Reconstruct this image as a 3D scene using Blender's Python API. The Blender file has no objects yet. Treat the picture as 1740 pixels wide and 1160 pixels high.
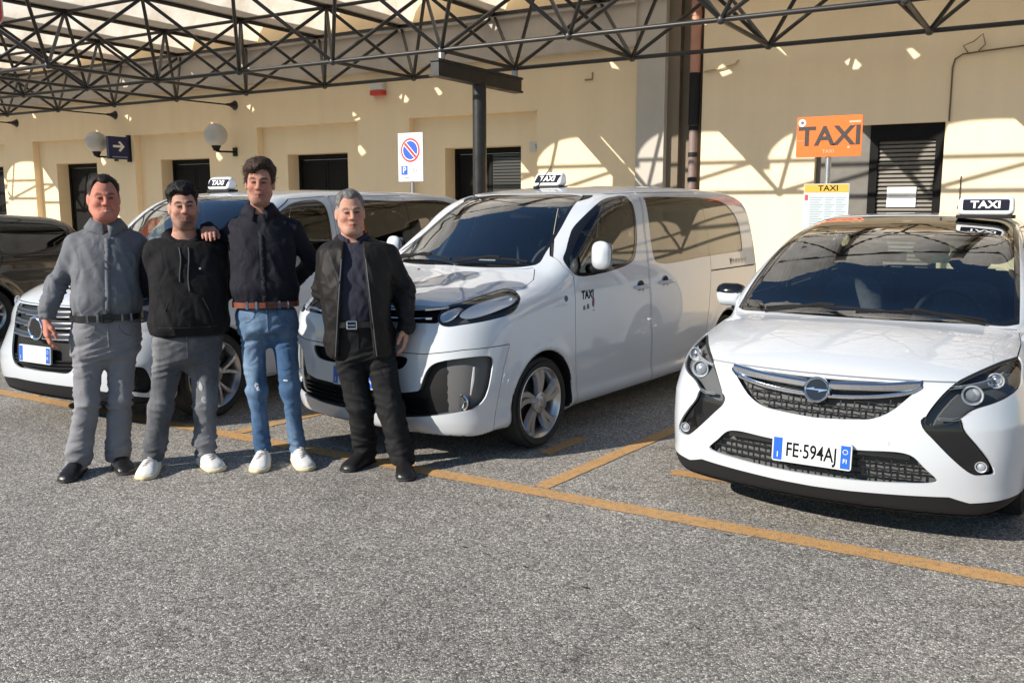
import bpy, bmesh, math, random
import numpy as np
from mathutils import Vector, Matrix
R = math.radians
random.seed(7)
scene = bpy.context.scene
COL = scene.collection

# ------------------------------------------------------------------ camera, sky, sun, exposure
FPX = 1542.0
cam_data = bpy.data.cameras.new('camera')
cam = bpy.data.objects.new('camera', cam_data)
COL.objects.link(cam)
cam.location = (0, 0, 1.6)
cam.rotation_euler = (R(90) - math.atan(228 / FPX), 0, R(31.04))
cam_data.sensor_width = 36.0
cam_data.lens = FPX / 1740.0 * 36.0
cam_data.clip_start = 0.05
cam_data.clip_end = 3000
scene.camera = cam

SUN_DIR = Vector((0.60, 1.0, -0.61)).normalized()          # the way the light travels
SUN_EL = math.asin(-SUN_DIR.z)
SUN_AZ = math.atan2(-SUN_DIR.x, -SUN_DIR.y)                # compass of the sun itself, from +Y towards +X
world = bpy.data.worlds.new('World')
scene.world = world
world.use_nodes = True
wn = world.node_tree
for n in list(wn.nodes):
    wn.nodes.remove(n)
sky = wn.nodes.new('ShaderNodeTexSky')
sky.sky_type = 'NISHITA'
sky.sun_disc = False
sky.sun_elevation = SUN_EL
sky.sun_rotation = SUN_AZ
sky.air_density = 1.2
sky.dust_density = 0.15
sky.ozone_density = 4.0
bgn = wn.nodes.new('ShaderNodeBackground')
bgn.inputs['Strength'].default_value = 0.085
wo = wn.nodes.new('ShaderNodeOutputWorld')
wn.links.new(sky.outputs[0], bgn.inputs[0])
wn.links.new(bgn.outputs[0], wo.inputs[0])
sun_data = bpy.data.lights.new('sun', 'SUN')
sun_data.energy = 4.9
sun_data.angle = R(0.53)
sun_data.color = (1.0, 0.93, 0.82)
sun = bpy.data.objects.new('sun', sun_data)
COL.objects.link(sun)
sun.rotation_euler = (-SUN_DIR).to_track_quat('Z', 'Y').to_euler()
sun.location = (-20, -30, 30)
scene.view_settings.view_transform = 'Standard'
scene.view_settings.look = 'None'
scene.view_settings.gamma = 1.0
scene.view_settings.use_curve_mapping = False
scene.view_settings.exposure = 0.48
scene.cycles.max_bounces = 8
scene.cycles.transparent_max_bounces = 16
scene.cycles.caustics_reflective = False
scene.cycles.caustics_refractive = False
# ------------------------------------------------------------------ numeric core: distance fields turned into meshes
#CORE-BEGIN
def smoothstep(a, b, x):
    t = np.clip((x - a) / (b - a), 0, 1)
    return t * t * (3 - 2 * t)

def smax(a, b, k):
    h = np.clip(k - np.abs(a - b), 0, None) / k
    return np.maximum(a, b) + h * h * k * 0.25

def smin(a, b, k):
    return -smax(-a, -b, k)

def spline(pts, closed=False, n=8, corner=()):
    """Catmull-Rom through 2-D or 3-D points; indices in corner stay sharp"""
    P = np.asarray(pts, float)
    m = len(P)
    out = []
    segs = m if closed else m - 1
    for i in range(segs):
        p1, p2 = P[i], P[(i + 1) % m]
        p0 = P[(i - 1) % m] if (closed or i > 0) else 2 * p1 - p2
        p3 = P[(i + 2) % m] if (closed or i + 2 < m) else 2 * p2 - p1
        if i in corner: p0 = 2 * p1 - p2
        if ((i + 1) % m) in corner: p3 = 2 * p2 - p1
        d1 = max(np.linalg.norm(p1 - p0), 1e-6) ** .5
        d2 = max(np.linalg.norm(p2 - p1), 1e-6) ** .5
        d3 = max(np.linalg.norm(p3 - p2), 1e-6) ** .5
        m1 = (p1 - p0) / d1 - (p2 - p0) / (d1 + d2) + (p2 - p1) / d2
        m2 = (p2 - p1) / d2 - (p3 - p1) / (d2 + d3) + (p3 - p2) / d3
        m1 = m1 * d2; m2 = m2 * d2
        t = np.linspace(0, 1, n, endpoint=False)[:, None]
        out.append((2*t**3-3*t**2+1)*p1 + (t**3-2*t**2+t)*m1 + (-2*t**3+3*t**2)*p2 + (t**3-t**2)*m2)
    out = np.concatenate(out)
    if not closed:
        out = np.vstack([out, P[-1:]])
    return out

def polysdf(poly, a, b, chunk=40000):
    """signed distance to a closed 2-D polygon, negative inside"""
    poly = np.asarray(poly, float)
    q = np.roll(poly, -1, 0)
    e = q - poly
    ee = np.maximum((e * e).sum(1), 1e-12)
    a = np.asarray(a, float).ravel(); b = np.asarray(b, float).ravel()
    res = np.empty(len(a))
    for s in range(0, len(a), chunk):
        x = a[s:s+chunk, None]; y = b[s:s+chunk, None]
        wx = x - poly[:, 0]; wy = y - poly[:, 1]
        t = np.clip((wx * e[:, 0] + wy * e[:, 1]) / ee, 0, 1)
        d = ((wx - t * e[:, 0]) ** 2 + (wy - t * e[:, 1]) ** 2).min(1) ** .5
        c1 = poly[:, 1] <= y; c2 = q[:, 1] <= y
        side = e[:, 0] * wy - e[:, 1] * wx
        wn_ = ((c1 & ~c2 & (side > 0)).sum(1) - (~c1 & c2 & (side < 0)).sum(1))
        # upward crossing: c1 true, c2 false
        res[s:s+chunk] = np.where(wn_ != 0, -d, d)
    return res

class Field2D:
    """signed distance of a polygon sampled on a fine grid"""
    def __init__(self, poly, lo, hi, h=0.01):
        self.lo = np.array(lo, float); self.h = h
        n = np.ceil((np.array(hi) - self.lo) / h).astype(int) + 2
        g = np.meshgrid(self.lo[0] + np.arange(n[0]) * h, self.lo[1] + np.arange(n[1]) * h, indexing='ij')
        self.v = polysdf(poly, g[0], g[1]).reshape(g[0].shape)
        self.n = n
    def __call__(self, a, b):
        u = (a - self.lo[0]) / self.h; v = (b - self.lo[1]) / self.h
        u = np.clip(u, 0, self.n[0] - 1.001); v = np.clip(v, 0, self.n[1] - 1.001)
        i = u.astype(int); j = v.astype(int); fu = u - i; fv = v - j
        V = self.v
        return (V[i, j]*(1-fu)*(1-fv) + V[i+1, j]*fu*(1-fv) + V[i, j+1]*(1-fu)*fv + V[i+1, j+1]*fu*fv)

def feval(f, P, chunk=150000):
    if len(P) <= chunk:
        return f(P[:, 0], P[:, 1], P[:, 2])
    return np.concatenate([f(P[s:s+chunk, 0], P[s:s+chunk, 1], P[s:s+chunk, 2]) for s in range(0, len(P), chunk)])

def fgrad(f, P, e=0.003):
    g = np.empty_like(P)
    for k in range(3):
        d = np.zeros(3); d[k] = e
        g[:, k] = (feval(f, P + d) - feval(f, P - d)) / (2 * e)
    return g

def project(f, P, it=2, cap=0.02, e=0.003):
    for _ in range(it):
        v = feval(f, P); g = fgrad(f, P, e)
        gg = np.maximum((g * g).sum(1), 0.05)
        st = (v / gg)[:, None] * g
        L = np.linalg.norm(st, axis=1, keepdims=True)
        P = P - st * np.minimum(1, cap / np.maximum(L, 1e-9))
    return P

def snet(f, lo, hi, h, block=8, slack=1.5, it=2):
    """sparse surface nets; returns verts, quads"""
    lo = np.array(lo, float); hi = np.array(hi, float)
    nb = np.ceil((hi - lo) / h / block).astype(int)
    N = nb * block + 1
    bc = np.stack(np.meshgrid(*[lo[k] + (np.arange(nb[k]) + .5) * block * h for k in range(3)], indexing='ij'), -1)
    cv = feval(f, bc.reshape(-1, 3)).reshape(nb)
    rad = block * h * 0.87 * slack
    act = np.abs(cv) < rad
    val = np.empty(N, np.float32)
    rep = np.repeat(np.repeat(np.repeat(cv, block, 0), block, 1), block, 2)
    val[:-1, :-1, :-1] = rep
    val[-1] = val[-2]; val[:, -1] = val[:, -2]; val[:, :, -1] = val[:, :, -2]
    mask = np.zeros(N, bool)
    for i, j, k in np.argwhere(act):
        mask[i*block:(i+1)*block+1, j*block:(j+1)*block+1, k*block:(k+1)*block+1] = True
    idx = np.argwhere(mask)
    val[mask] = feval(f, lo + idx * h)
    s = val < 0
    c = [s[dx:N[0]-1+dx, dy:N[1]-1+dy, dz:N[2]-1+dz] for dx in (0, 1) for dy in (0, 1) for dz in (0, 1)]
    cnt = sum(x.astype(np.int8) for x in c)
    cells = np.argwhere((cnt > 0) & (cnt < 8))
    vid = np.full(N - 1, -1, np.int32)
    vid[tuple(cells.T)] = np.arange(len(cells))
    acc = np.zeros((len(cells), 3)); num = np.zeros(len(cells))
    corners = [(dx, dy, dz) for dx in (0, 1) for dy in (0, 1) for dz in (0, 1)]
    cvv = [val[tuple((cells + np.array(o)).T)] for o in corners]
    for a in range(8):
        for b in range(a + 1, 8):
            oa, ob = np.array(corners[a]), np.array(corners[b])
            if np.abs(oa - ob).sum() != 1: continue
            va, vb = cvv[a], cvv[b]
            m = (va < 0) != (vb < 0)
            t = np.where(m, va / np.where(m, va - vb, 1), 0)
            acc += m[:, None] * (oa + t[:, None] * (ob - oa)); num += m
    V = lo + (cells + acc / num[:, None]) * h
    quads = []
    for ax in range(3):
        sl0 = [slice(None)] * 3; sl1 = [slice(None)] * 3
        sl0[ax] = slice(0, -1); sl1[ax] = slice(1, None)
        a, b = s[tuple(sl0)], s[tuple(sl1)]
        o1, o2 = [(1, 2), (2, 0), (0, 1)][ax]
        E = np.argwhere(a != b)
        E = E[(E[:, o1] > 0) & (E[:, o2] > 0) & (E[:, o1] < N[o1]-1) & (E[:, o2] < N[o2]-1)]
        d1 = np.zeros(3, int); d1[o1] = 1; d2 = np.zeros(3, int); d2[o2] = 1
        q = np.stack([vid[tuple((E - d1 - d2).T)], vid[tuple((E - d2).T)], vid[tuple(E.T)], vid[tuple((E - d1).T)]], 1)
        flip = ~a[tuple(E.T)]
        q[flip] = q[flip][:, ::-1]
        quads.append(q)
    Q = np.concatenate(quads)
    Q = Q[(Q >= 0).all(1)]
    V = project(f, V, it, cap=h, e=h * .25)
    return V, Q

def tris_of(Q):
    return np.concatenate([Q[:, [0, 1, 2]], Q[:, [0, 2, 3]]])

def cut(V, T, lab, s, target, new, f=None):
    """split triangles labelled in target along s = 0; the side s < 0 gets label new"""
    s = np.where(np.abs(s) < 2e-5, 2e-5, s)
    neg = s < 0
    sel = np.isin(lab, target)
    k = neg[T].sum(1)
    lab = lab.copy()
    lab[sel & (k == 3)] = new
    cr = sel & (k > 0) & (k < 3)
    if not cr.any(): return V, T, lab
    C = T[cr]; nl = neg[C]; kk = k[cr]; ol = lab[cr]
    lone = np.where((kk == 1)[:, None], nl, ~nl).argmax(1)
    r = np.arange(len(C))
    a = C[r, lone]; b = C[r, (lone + 1) % 3]; c = C[r, (lone + 2) % 3]
    ed = np.concatenate([np.stack([a, b], 1), np.stack([a, c], 1)])
    es = np.sort(ed, 1)
    un, inv = np.unique(es, axis=0, return_inverse=True)
    inv = inv.ravel()
    t = s[un[:, 0]] / (s[un[:, 0]] - s[un[:, 1]])
    P = V[un[:, 0]] + t[:, None] * (V[un[:, 1]] - V[un[:, 0]])
    if f is not None:
        P = project(f, P, 1, cap=.006)
    base = len(V)
    ab = base + inv[:len(C)]; ac = base + inv[len(C):]
    T2 = np.concatenate([T[~cr], np.stack([a, ab, ac], 1), np.stack([ab, b, c], 1), np.stack([ab, c, ac], 1)])
    inl = np.where(kk == 1, new, ol); oth = np.where(kk == 1, ol, new)
    lab2 = np.concatenate([lab[~cr], inl, oth, oth])
    return np.vstack([V, P]), T2, lab2

def hash3(i, j, k, seed=0):
    n = (i.astype(np.int64) * 374761393 + j.astype(np.int64) * 668265263 + k.astype(np.int64) * 2147483647 + seed * 1274126177) & 0x7fffffff
    n = ((n ^ (n >> 13)) * 1274126177) & 0x7fffffff
    return ((n ^ (n >> 16)) & 0xffff) / 65535.0

def noise3(x, y, z, seed=0):
    i = np.floor(x); j = np.floor(y); k = np.floor(z)
    u = x - i; v = y - j; w = z - k
    u = u*u*(3-2*u); v = v*v*(3-2*v); w = w*w*(3-2*w)
    i = i.astype(np.int64); j = j.astype(np.int64); k = k.astype(np.int64)
    r = 0
    for di in (0, 1):
        for dj in (0, 1):
            for dk in (0, 1):
                r = r + hash3(i+di, j+dj, k+dk, seed) * (u if di else 1-u) * (v if dj else 1-v) * (w if dk else 1-w)
    return r * 2 - 1
#CORE-END

# ------------------------------------------------------------------ mesh and object helpers
def new_mesh(name, V, F, smooth=True, normals=None):
    """F: (n,3) or (n,4) array, or a list of index lists"""
    me = bpy.data.meshes.new(name)
    V = np.asarray(V, np.float32)
    if isinstance(F, np.ndarray):
        n, k = F.shape
        me.vertices.add(len(V)); me.vertices.foreach_set('co', V.ravel())
        me.loops.add(n * k); me.loops.foreach_set('vertex_index', F.astype(np.int32).ravel())
        me.polygons.add(n)
        me.polygons.foreach_set('loop_start', np.arange(0, n * k, k, dtype=np.int32))
        me.polygons.foreach_set('loop_total', np.full(n, k, np.int32))
        me.update(calc_edges=True)
    else:
        me.from_pydata([tuple(map(float, v)) for v in V], [], F)
        me.update()
    if smooth:
        me.polygons.foreach_set('use_smooth', np.ones(len(me.polygons), bool))
    if normals is not None:
        me.normals_split_custom_set_from_vertices([tuple(map(float, n)) for n in normals])
    return me

def add(name, me, mats, parent=None, loc=None, rot=None):
    o = bpy.data.objects.new(name, me)
    COL.objects.link(o)
    if me is not None and mats is not None:
        for m in (mats if isinstance(mats, (list, tuple)) else [mats]):
            me.materials.append(m)
    if parent is not None: o.parent = parent
    if loc is not None: o.location = loc
    if rot is not None: o.rotation_euler = rot
    return o

def empty(name, loc=(0, 0, 0), rz=0.0, label=None, cat=None, group=None):
    o = bpy.data.objects.new(name, None)
    o.empty_display_size = .1
    COL.objects.link(o)
    o.location = loc; o.rotation_euler = (0, 0, rz)
    return tag(o, label, cat, group)

def tag(o, label=None, cat=None, group=None, kind=None):
    if label: o['label'] = label
    if cat: o['category'] = cat
    if group: o['group'] = group
    if kind: o['kind'] = kind
    return o

class MB:
    """collects simple shapes into one mesh"""
    def __init__(self):
        self.V = []; self.F = []
    def poly(self, V, F):
        b = len(self.V)
        self.V += [tuple(v) for v in V]
        self.F += [[b + i for i in f] for f in F]
        return self
    def box(self, lo, hi, M=None):
        x0, y0, z0 = lo; x1, y1, z1 = hi
        V = [Vector(v) for v in ((x0,y0,z0),(x1,y0,z0),(x1,y1,z0),(x0,y1,z0),(x0,y0,z1),(x1,y0,z1),(x1,y1,z1),(x0,y1,z1))]
        if M is not None: V = [M @ v for v in V]
        return self.poly(V, [[0,3,2,1],[4,5,6,7],[0,1,5,4],[1,2,6,5],[2,3,7,6],[3,0,4,7]])
    def tube(self, pts, r, n=8, cap=True):
        pts = [Vector(p) for p in pts]
        rs = r if isinstance(r, (list, tuple, np.ndarray)) else [r] * len(pts)
        b = len(self.V)
        t0 = (pts[1] - pts[0]).normalized()
        a = t0.orthogonal().normalized()
        for i, p in enumerate(pts):
            t = (pts[min(i+1, len(pts)-1)] - pts[max(i-1, 0)]).normalized()
            a = (a - t * a.dot(t)).normalized(); c = t.cross(a)
            for k in range(n):
                w = 2 * math.pi * k / n
                self.V.append(tuple(p + (a * math.cos(w) + c * math.sin(w)) * rs[i]))
        for i in range(len(pts) - 1):
            for k in range(n):
                k2 = (k + 1) % n
                self.F.append([b+i*n+k, b+i*n+k2, b+(i+1)*n+k2, b+(i+1)*n+k])
        if cap:
            self.F.append([b + k for k in range(n)][::-1])
            self.F.append([b + (len(pts)-1)*n + k for k in range(n)])
        return self
    def lathe(self, prof, n=24, axis='z', o=(0, 0, 0)):
        b = len(self.V)
        for i in range(n):
            w = 2 * math.pi * i / n
            for r, h in prof:
                c, s = r * math.cos(w), r * math.sin(w)
                v = {'z': (c, s, h), 'x': (h, c, s), 'y': (s, h, c)}[axis]
                self.V.append((v[0]+o[0], v[1]+o[1], v[2]+o[2]))
        m = len(prof)
        for i in range(n):
            j = (i + 1) % n
            for k in range(m - 1):
                self.F.append([b+i*m+k, b+j*m+k, b+j*m+k+1, b+i*m+k+1])
        return self
    def prism(self, outline, h0, h1, plane='xy'):
        """extrude a 2-D outline; plane xy (along z), xz (along y), yz (along x)"""
        n = len(outline); b = len(self.V)
        for h in (h0, h1):
            for p, q in outline:
                self.V.append({'xy': (p, q, h), 'xz': (p, h, q), 'yz': (h, p, q)}[plane])
        self.F.append([b + i for i in range(n)][::-1]); self.F.append([b + n + i for i in range(n)])
        for i in range(n):
            j = (i + 1) % n
            self.F.append([b+i, b+j, b+n+j, b+n+i])
        return self
    def mesh(self, name='m', smooth=False, bevel=0.0, angle=35):
        me = bpy.data.meshes.new(name)
        me.from_pydata(self.V, [], self.F)
        bm = bmesh.new(); bm.from_mesh(me)
        bmesh.ops.recalc_face_normals(bm, faces=bm.faces)
        if bevel > 0:
            es = [e for e in bm.edges if len(e.link_faces) == 2 and e.calc_face_angle(0) > R(30)]
            bmesh.ops.bevel(bm, geom=es, offset=bevel, segments=2, affect='EDGES', profile=.5)
        bm.to_mesh(me); bm.free()
        if smooth:
            for p in me.polygons: p.use_smooth = True
            try: me.set_sharp_from_angle(angle=R(angle))
            except Exception: pass
        me.update()
        return me
    def build(self, name, mats, parent=None, smooth=False, bevel=0.0, loc=None, rot=None, angle=35):
        return add(name, self.mesh(name, smooth, bevel, angle), mats, parent, loc, rot)

def rrect(x0, z0, x1, z1, r, n=5):
    out = []
    for cx, cz, a0 in ((x1-r, z1-r, 0), (x0+r, z1-r, 90), (x0+r, z0+r, 180), (x1-r, z0+r, 270)):
        for i in range(n + 1):
            w = R(a0 + 90 * i / n)
            out.append((cx + r*math.cos(w), cz + r*math.sin(w)))
    return out

_fonts = {}
def text_mesh(s, size, extrude=0.0008, bold=0.0, shear=0.0, width=1.0, align='CENTER'):
    """lettering as a mesh in the local XZ plane facing -Y"""
    cu = bpy.data.curves.new('lettering', 'FONT')
    cu.body = s; cu.size = size; cu.extrude = extrude; cu.offset = bold; cu.shear = shear
    cu.align_x = align; cu.align_y = 'CENTER'; cu.resolution_u = 3
    o = bpy.data.objects.new('lettering', cu)
    COL.objects.link(o)
    dg = bpy.context.evaluated_depsgraph_get()
    me = bpy.data.meshes.new_from_object(o.evaluated_get(dg))
    bpy.data.objects.remove(o); bpy.data.curves.remove(cu)
    me.transform(Matrix.Diagonal((width, 1, 1, 1)))
    me.transform(Matrix.Rotation(R(90), 4, 'X'))
    me.materials.clear()
    return me

def text(name, s, size, mat, parent, loc, rot=None, **kw):
    return add(name, text_mesh(s, size, **kw), mat, parent, loc, rot)
# ------------------------------------------------------------------ materials
def nodes_of(name):
    m = bpy.data.materials.new(name)
    m.use_nodes = True
    nt = m.node_tree
    b = nt.nodes['Principled BSDF']
    return m, nt, b

def N(nt, t, **kw):
    n = nt.nodes.new(t)
    for k, v in kw.items():
        if hasattr(n, k): setattr(n, k, v)
        else: n.inputs[k].default_value = v
    return n

def mat(name, col, rough=.5, metal=0.0, spec=.5, coat=0.0, var=0.0, vscale=8.0, bump=0.0, bscale=60.0, emit=None, estr=1.0, alpha=None, rvar=0.0, coatr=.03):
    m, nt, b = nodes_of(name)
    b.inputs['Base Color'].default_value = (*col, 1)
    b.inputs['Roughness'].default_value = rough
    b.inputs['Metallic'].default_value = metal
    b.inputs['Specular IOR Level'].default_value = spec
    b.inputs['Coat Weight'].default_value = coat
    b.inputs['Coat Roughness'].default_value = coatr
    L = nt.links.new
    if var or bump or rvar:
        tc = N(nt, 'ShaderNodeTexCoord')
        if var:
            no = N(nt, 'ShaderNodeTexNoise', Scale=vscale, Detail=6.0, Roughness=.6)
            L(tc.outputs['Object'], no.inputs['Vector'])
            mp = N(nt, 'ShaderNodeMapRange'); mp.inputs[1].default_value = .3; mp.inputs[2].default_value = .7
            mp.inputs[3].default_value = 1 - var; mp.inputs[4].default_value = 1 + var
            L(no.outputs[0], mp.inputs[0])
            mx = N(nt, 'ShaderNodeVectorMath', operation='SCALE')
            mx.inputs[0].default_value = col
            L(mp.outputs[0], mx.inputs['Scale'])
            L(mx.outputs[0], b.inputs['Base Color'])
        if rvar:
            no2 = N(nt, 'ShaderNodeTexNoise', Scale=vscale * .7, Detail=5.0)
            L(tc.outputs['Object'], no2.inputs['Vector'])
            mp2 = N(nt, 'ShaderNodeMapRange'); mp2.inputs[1].default_value = .3; mp2.inputs[2].default_value = .7
            mp2.inputs[3].default_value = max(rough - rvar, 0); mp2.inputs[4].default_value = rough + rvar
            L(no2.outputs[0], mp2.inputs[0]); L(mp2.outputs[0], b.inputs['Roughness'])
        if bump:
            nb_ = N(nt, 'ShaderNodeTexNoise', Scale=bscale, Detail=4.0)
            L(tc.outputs['Object'], nb_.inputs['Vector'])
            bp = N(nt, 'ShaderNodeBump', Strength=bump, Distance=.01)
            L(nb_.outputs[0], bp.inputs['Height']); L(bp.outputs[0], b.inputs['Normal'])
    if emit:
        b.inputs['Emission Color'].default_value = (*emit, 1); b.inputs['Emission Strength'].default_value = estr
    return m

def glass_mat(name, tint=(.35, .42, .42), refl=1.0, rough=.0, ior=1.5):
    """a thin pane: clear tint seen through, sharp mirror by Fresnel"""
    m = bpy.data.materials.new(name); m.use_nodes = True
    nt = m.node_tree
    for n in list(nt.nodes): nt.nodes.remove(n)
    o = N(nt, 'ShaderNodeOutputMaterial')
    tr = N(nt, 'ShaderNodeBsdfTransparent'); tr.inputs[0].default_value = (*tint, 1)
    gl = N(nt, 'ShaderNodeBsdfGlossy', Roughness=rough); gl.inputs[0].default_value = (.95, .97, 1, 1)
    fr = N(nt, 'ShaderNodeFresnel', IOR=ior)
    mu = N(nt, 'ShaderNodeMath', operation='MULTIPLY'); mu.inputs[1].default_value = refl; mu.use_clamp = True
    mx = N(nt, 'ShaderNodeMixShader')
    nt.links.new(fr.outputs[0], mu.inputs[0]); nt.links.new(mu.outputs[0], mx.inputs[0])
    nt.links.new(tr.outputs[0], mx.inputs[1]); nt.links.new(gl.outputs[0], mx.inputs[2])
    nt.links.new(mx.outputs[0], o.inputs[0])
    return m

M = {}
M['paint'] = mat('white_car_paint', (.575, .605, .645), .32, spec=.5, coat=1.0, coatr=.02)
M['paint_black'] = mat('black_car_paint', (.010, .010, .011), .25, coat=1.0)
M['plastic'] = mat('black_plastic', (.014, .014, .015), .55, spec=.22, bump=.15, bscale=400)
M['gloss_black'] = mat('gloss_black_trim', (.008, .008, .009), .12, coat=.5)
M['dark_gap'] = mat('shut_line', (.015, .015, .016), .8)
M['rubber'] = mat('tyre_rubber', (.016, .016, .016), .75, var=.25, vscale=14, bump=.2, bscale=120)
M['alloy'] = mat('alloy_wheel', (.50, .50, .51), .28, metal=.9)
M['alloy_dark'] = mat('dark_alloy', (.03, .03, .032), .35, metal=.6)
M['chrome'] = mat('chrome', (.82, .83, .85), .06, metal=1.0)
M['lining'] = mat('cabin_lining', (.11, .11, .11), .85)
M['seat'] = mat('seat_cloth', (.09, .092, .10), .9, var=.2, vscale=30)
M['dash'] = mat('dashboard', (.05, .052, .055), .6, bump=.1, bscale=300)
M['glass'] = glass_mat('windscreen_glass', (.76, .83, .83), 2.3)
M['glass_dark'] = glass_mat('privacy_glass', (.10, .11, .11), 1.6)
M['lens'] = glass_mat('lamp_lens', (.94, .95, .96), .55)
M['reflector'] = mat('lamp_reflector', (.80, .82, .85), .28, metal=.65)
M['lamp_grey'] = mat('lamp_housing', (.07, .075, .08), .3, metal=.5)
M['amber'] = mat('amber_lens', (.55, .17, .02), .15)
M['red_lens'] = mat('red_lens', (.45, .015, .01), .15, coat=.5)
M['plate_white'] = mat('plate_white', (.74, .75, .76), .35)
M['plate_blue'] = mat('plate_blue', (.012, .11, .55), .35)
M['ink'] = mat('black_ink', (.008, .008, .009), .7, spec=.08)
M['ink_grey'] = mat('grey_ink', (.10, .10, .11), .5)
M['white_ink'] = mat('white_ink', (.80, .80, .80), .5)
M['sign_white'] = mat('white_sign_plastic', (.80, .80, .79), .35, coat=.2)
M['sign_navy'] = mat('sign_navy_panel', (.006, .008, .020), .6, spec=.12)
# ------------------------------------------------------------------ vehicle body fields (x across, y from the nose backwards, z up)
#CORE-BEGIN
class CarBody:
    def __init__(s, prof, corner, sect, wheels, wr, arch, sweepA, sweepB, crown, k, lenY, taper_rear, rear_sweep=.10, bpow=8, flare=.015, extra=None):
        s.poly = spline(prof, True, 8, corner)
        s.field = Field2D(s.poly, (-.6, -.2), (lenY + .6, 2.3), .01)
        s.zt = np.linspace(0, 2.2, 441)
        sp = spline(sect, False, 12)
        s.ht = np.interp(s.zt, sp[:, 0], sp[:, 1])
        s.W = s.ht.max(); s.wheels = wheels; s.wr = wr; s.arch = arch
        s.sA = np.array(sweepA); s.sB = np.array(sweepB); s.cr = np.array(crown); s.k = k
        s.L = lenY; s.tr = taper_rear; s.rs = rear_sweep; s.bpow = bpow; s.flare = flare; s.extra = extra
    def hw(s, y, z):
        w = np.interp(z, s.zt, s.ht)
        w = w - s.tr * smoothstep(s.L * .55, s.L, y) ** 1.5
        for yw in s.wheels:
            r = np.hypot(y - yw, z - s.wr)
            w = w + s.flare * np.exp(-((r - s.arch - .02) / .06) ** 2)
        return w
    def __call__(s, x, y, z):
        ax = np.abs(x); u = ax / s.W
        A = np.interp(z, s.sA[:, 0], s.sA[:, 1]); B = np.interp(z, s.sB[:, 0], s.sB[:, 1])
        front = 1 - smoothstep(s.L * .25, s.L * .62, y)
        sh = front * (A * u * u + B * np.clip(u, 0, 1.15) ** s.bpow)
        rear = smoothstep(s.L * .6, s.L * .95, y)
        sh = sh - rear * s.rs * u ** 3
        cr = np.interp(z, s.cr[:, 0], s.cr[:, 1])
        d1 = s.field(y - sh, z + cr * u * u)
        w = s.hw(y, z)
        d2 = ax - w
        d = smax(d1, d2, s.k)
        if s.extra is not None: d = s.extra(s, d, ax, y, z)
        for yw in s.wheels:
            r = np.hypot(y - yw, z - s.wr)
            well = np.maximum(r - s.arch, (w - .30) - ax)
            d = smax(d, -well, .012)
        return d
    def front_y(s, x, z, y0=-.5, y1=2.2):
        """first y met when coming from the front at (x, z)"""
        x = np.asarray(x, float); z = np.asarray(z, float)
        ys = np.linspace(y0, y1, 271)
        v = s(np.repeat(x[:, None], len(ys), 1), np.repeat(ys[None], len(x), 0), np.repeat(z[:, None], len(ys), 1))
        hit = v < 0
        i = np.where(hit.any(1), hit.argmax(1), len(ys) - 1)
        a = ys[np.maximum(i - 1, 0)]; b = ys[i]
        for _ in range(12):
            m = (a + b) / 2; q = s(x, m, z) < 0
            b = np.where(q, m, b); a = np.where(q, a, m)
        return (a + b) / 2
    def side_x(s, y, z):
        y = np.asarray(y, float); z = np.asarray(z, float)
        a = np.full(len(y), .3); b = np.full(len(y), 1.3)
        for _ in range(26):
            m = (a + b) / 2; q = s(m, y, z) < 0
            a = np.where(q, m, a); b = np.where(q, b, m)
        return (a + b) / 2
    def top_z(s, x, y):
        x = np.asarray(x, float); y = np.asarray(y, float)
        zs = np.linspace(2.1, .3, 361)
        v = s(np.repeat(x[:, None], len(zs), 1), np.repeat(y[:, None], len(zs), 1), np.repeat(zs[None], len(x), 0))
        i = np.maximum((v < 0).argmax(1), 1)
        a = zs[i - 1]; b = zs[i]
        for _ in range(12):
            m = (a + b) / 2; q = s(x, y, m) < 0
            b = np.where(q, m, b); a = np.where(q, a, m)
        return (a + b) / 2

OPEL = CarBody(
    prof=[(.16,.16),(.055,.18),(.03,.24),(.012,.33),(0,.44),(.006,.56),(.022,.66),(.05,.745),(.10,.81),(.22,.872),(.42,.93),(.66,.975),(.88,1.0),
          (1.02,1.055),(1.22,1.165),(1.50,1.305),(1.80,1.425),(2.10,1.50),(2.45,1.545),(2.95,1.56),(3.5,1.535),(4.0,1.47),(4.32,1.39),
          (4.44,1.28),(4.56,1.0),(4.64,.78),(4.66,.55),(4.60,.32),(4.45,.2),(3.0,.17)],
    corner=(0, 29), sect=[(0,.78),(.16,.80),(.24,.87),(.36,.885),(.55,.898),(.70,.895),(.84,.89),(.96,.878),(1.04,.855),(1.2,.80),(1.4,.715),(1.55,.64),(2.2,.5)],
    wheels=(.96, 3.70), wr=.325, arch=.365,
    sweepA=[(.2,.20),(.6,.19),(.8,.20),(1.0,.20),(1.3,.16),(1.6,.10)], sweepB=[(.15,.13),(.3,.20),(.6,.24),(.75,.34),(.9,.30),(1.0,.06),(1.1,0),(2,0)],
    crown=[(0,0),(.6,0),(.75,.03),(.9,.075),(1.05,.05),(1.5,.05),(2,.05)], k=.13, lenY=4.66, taper_rear=.10)
def _lip(s, d, ax, y, z):
    return d
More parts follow.
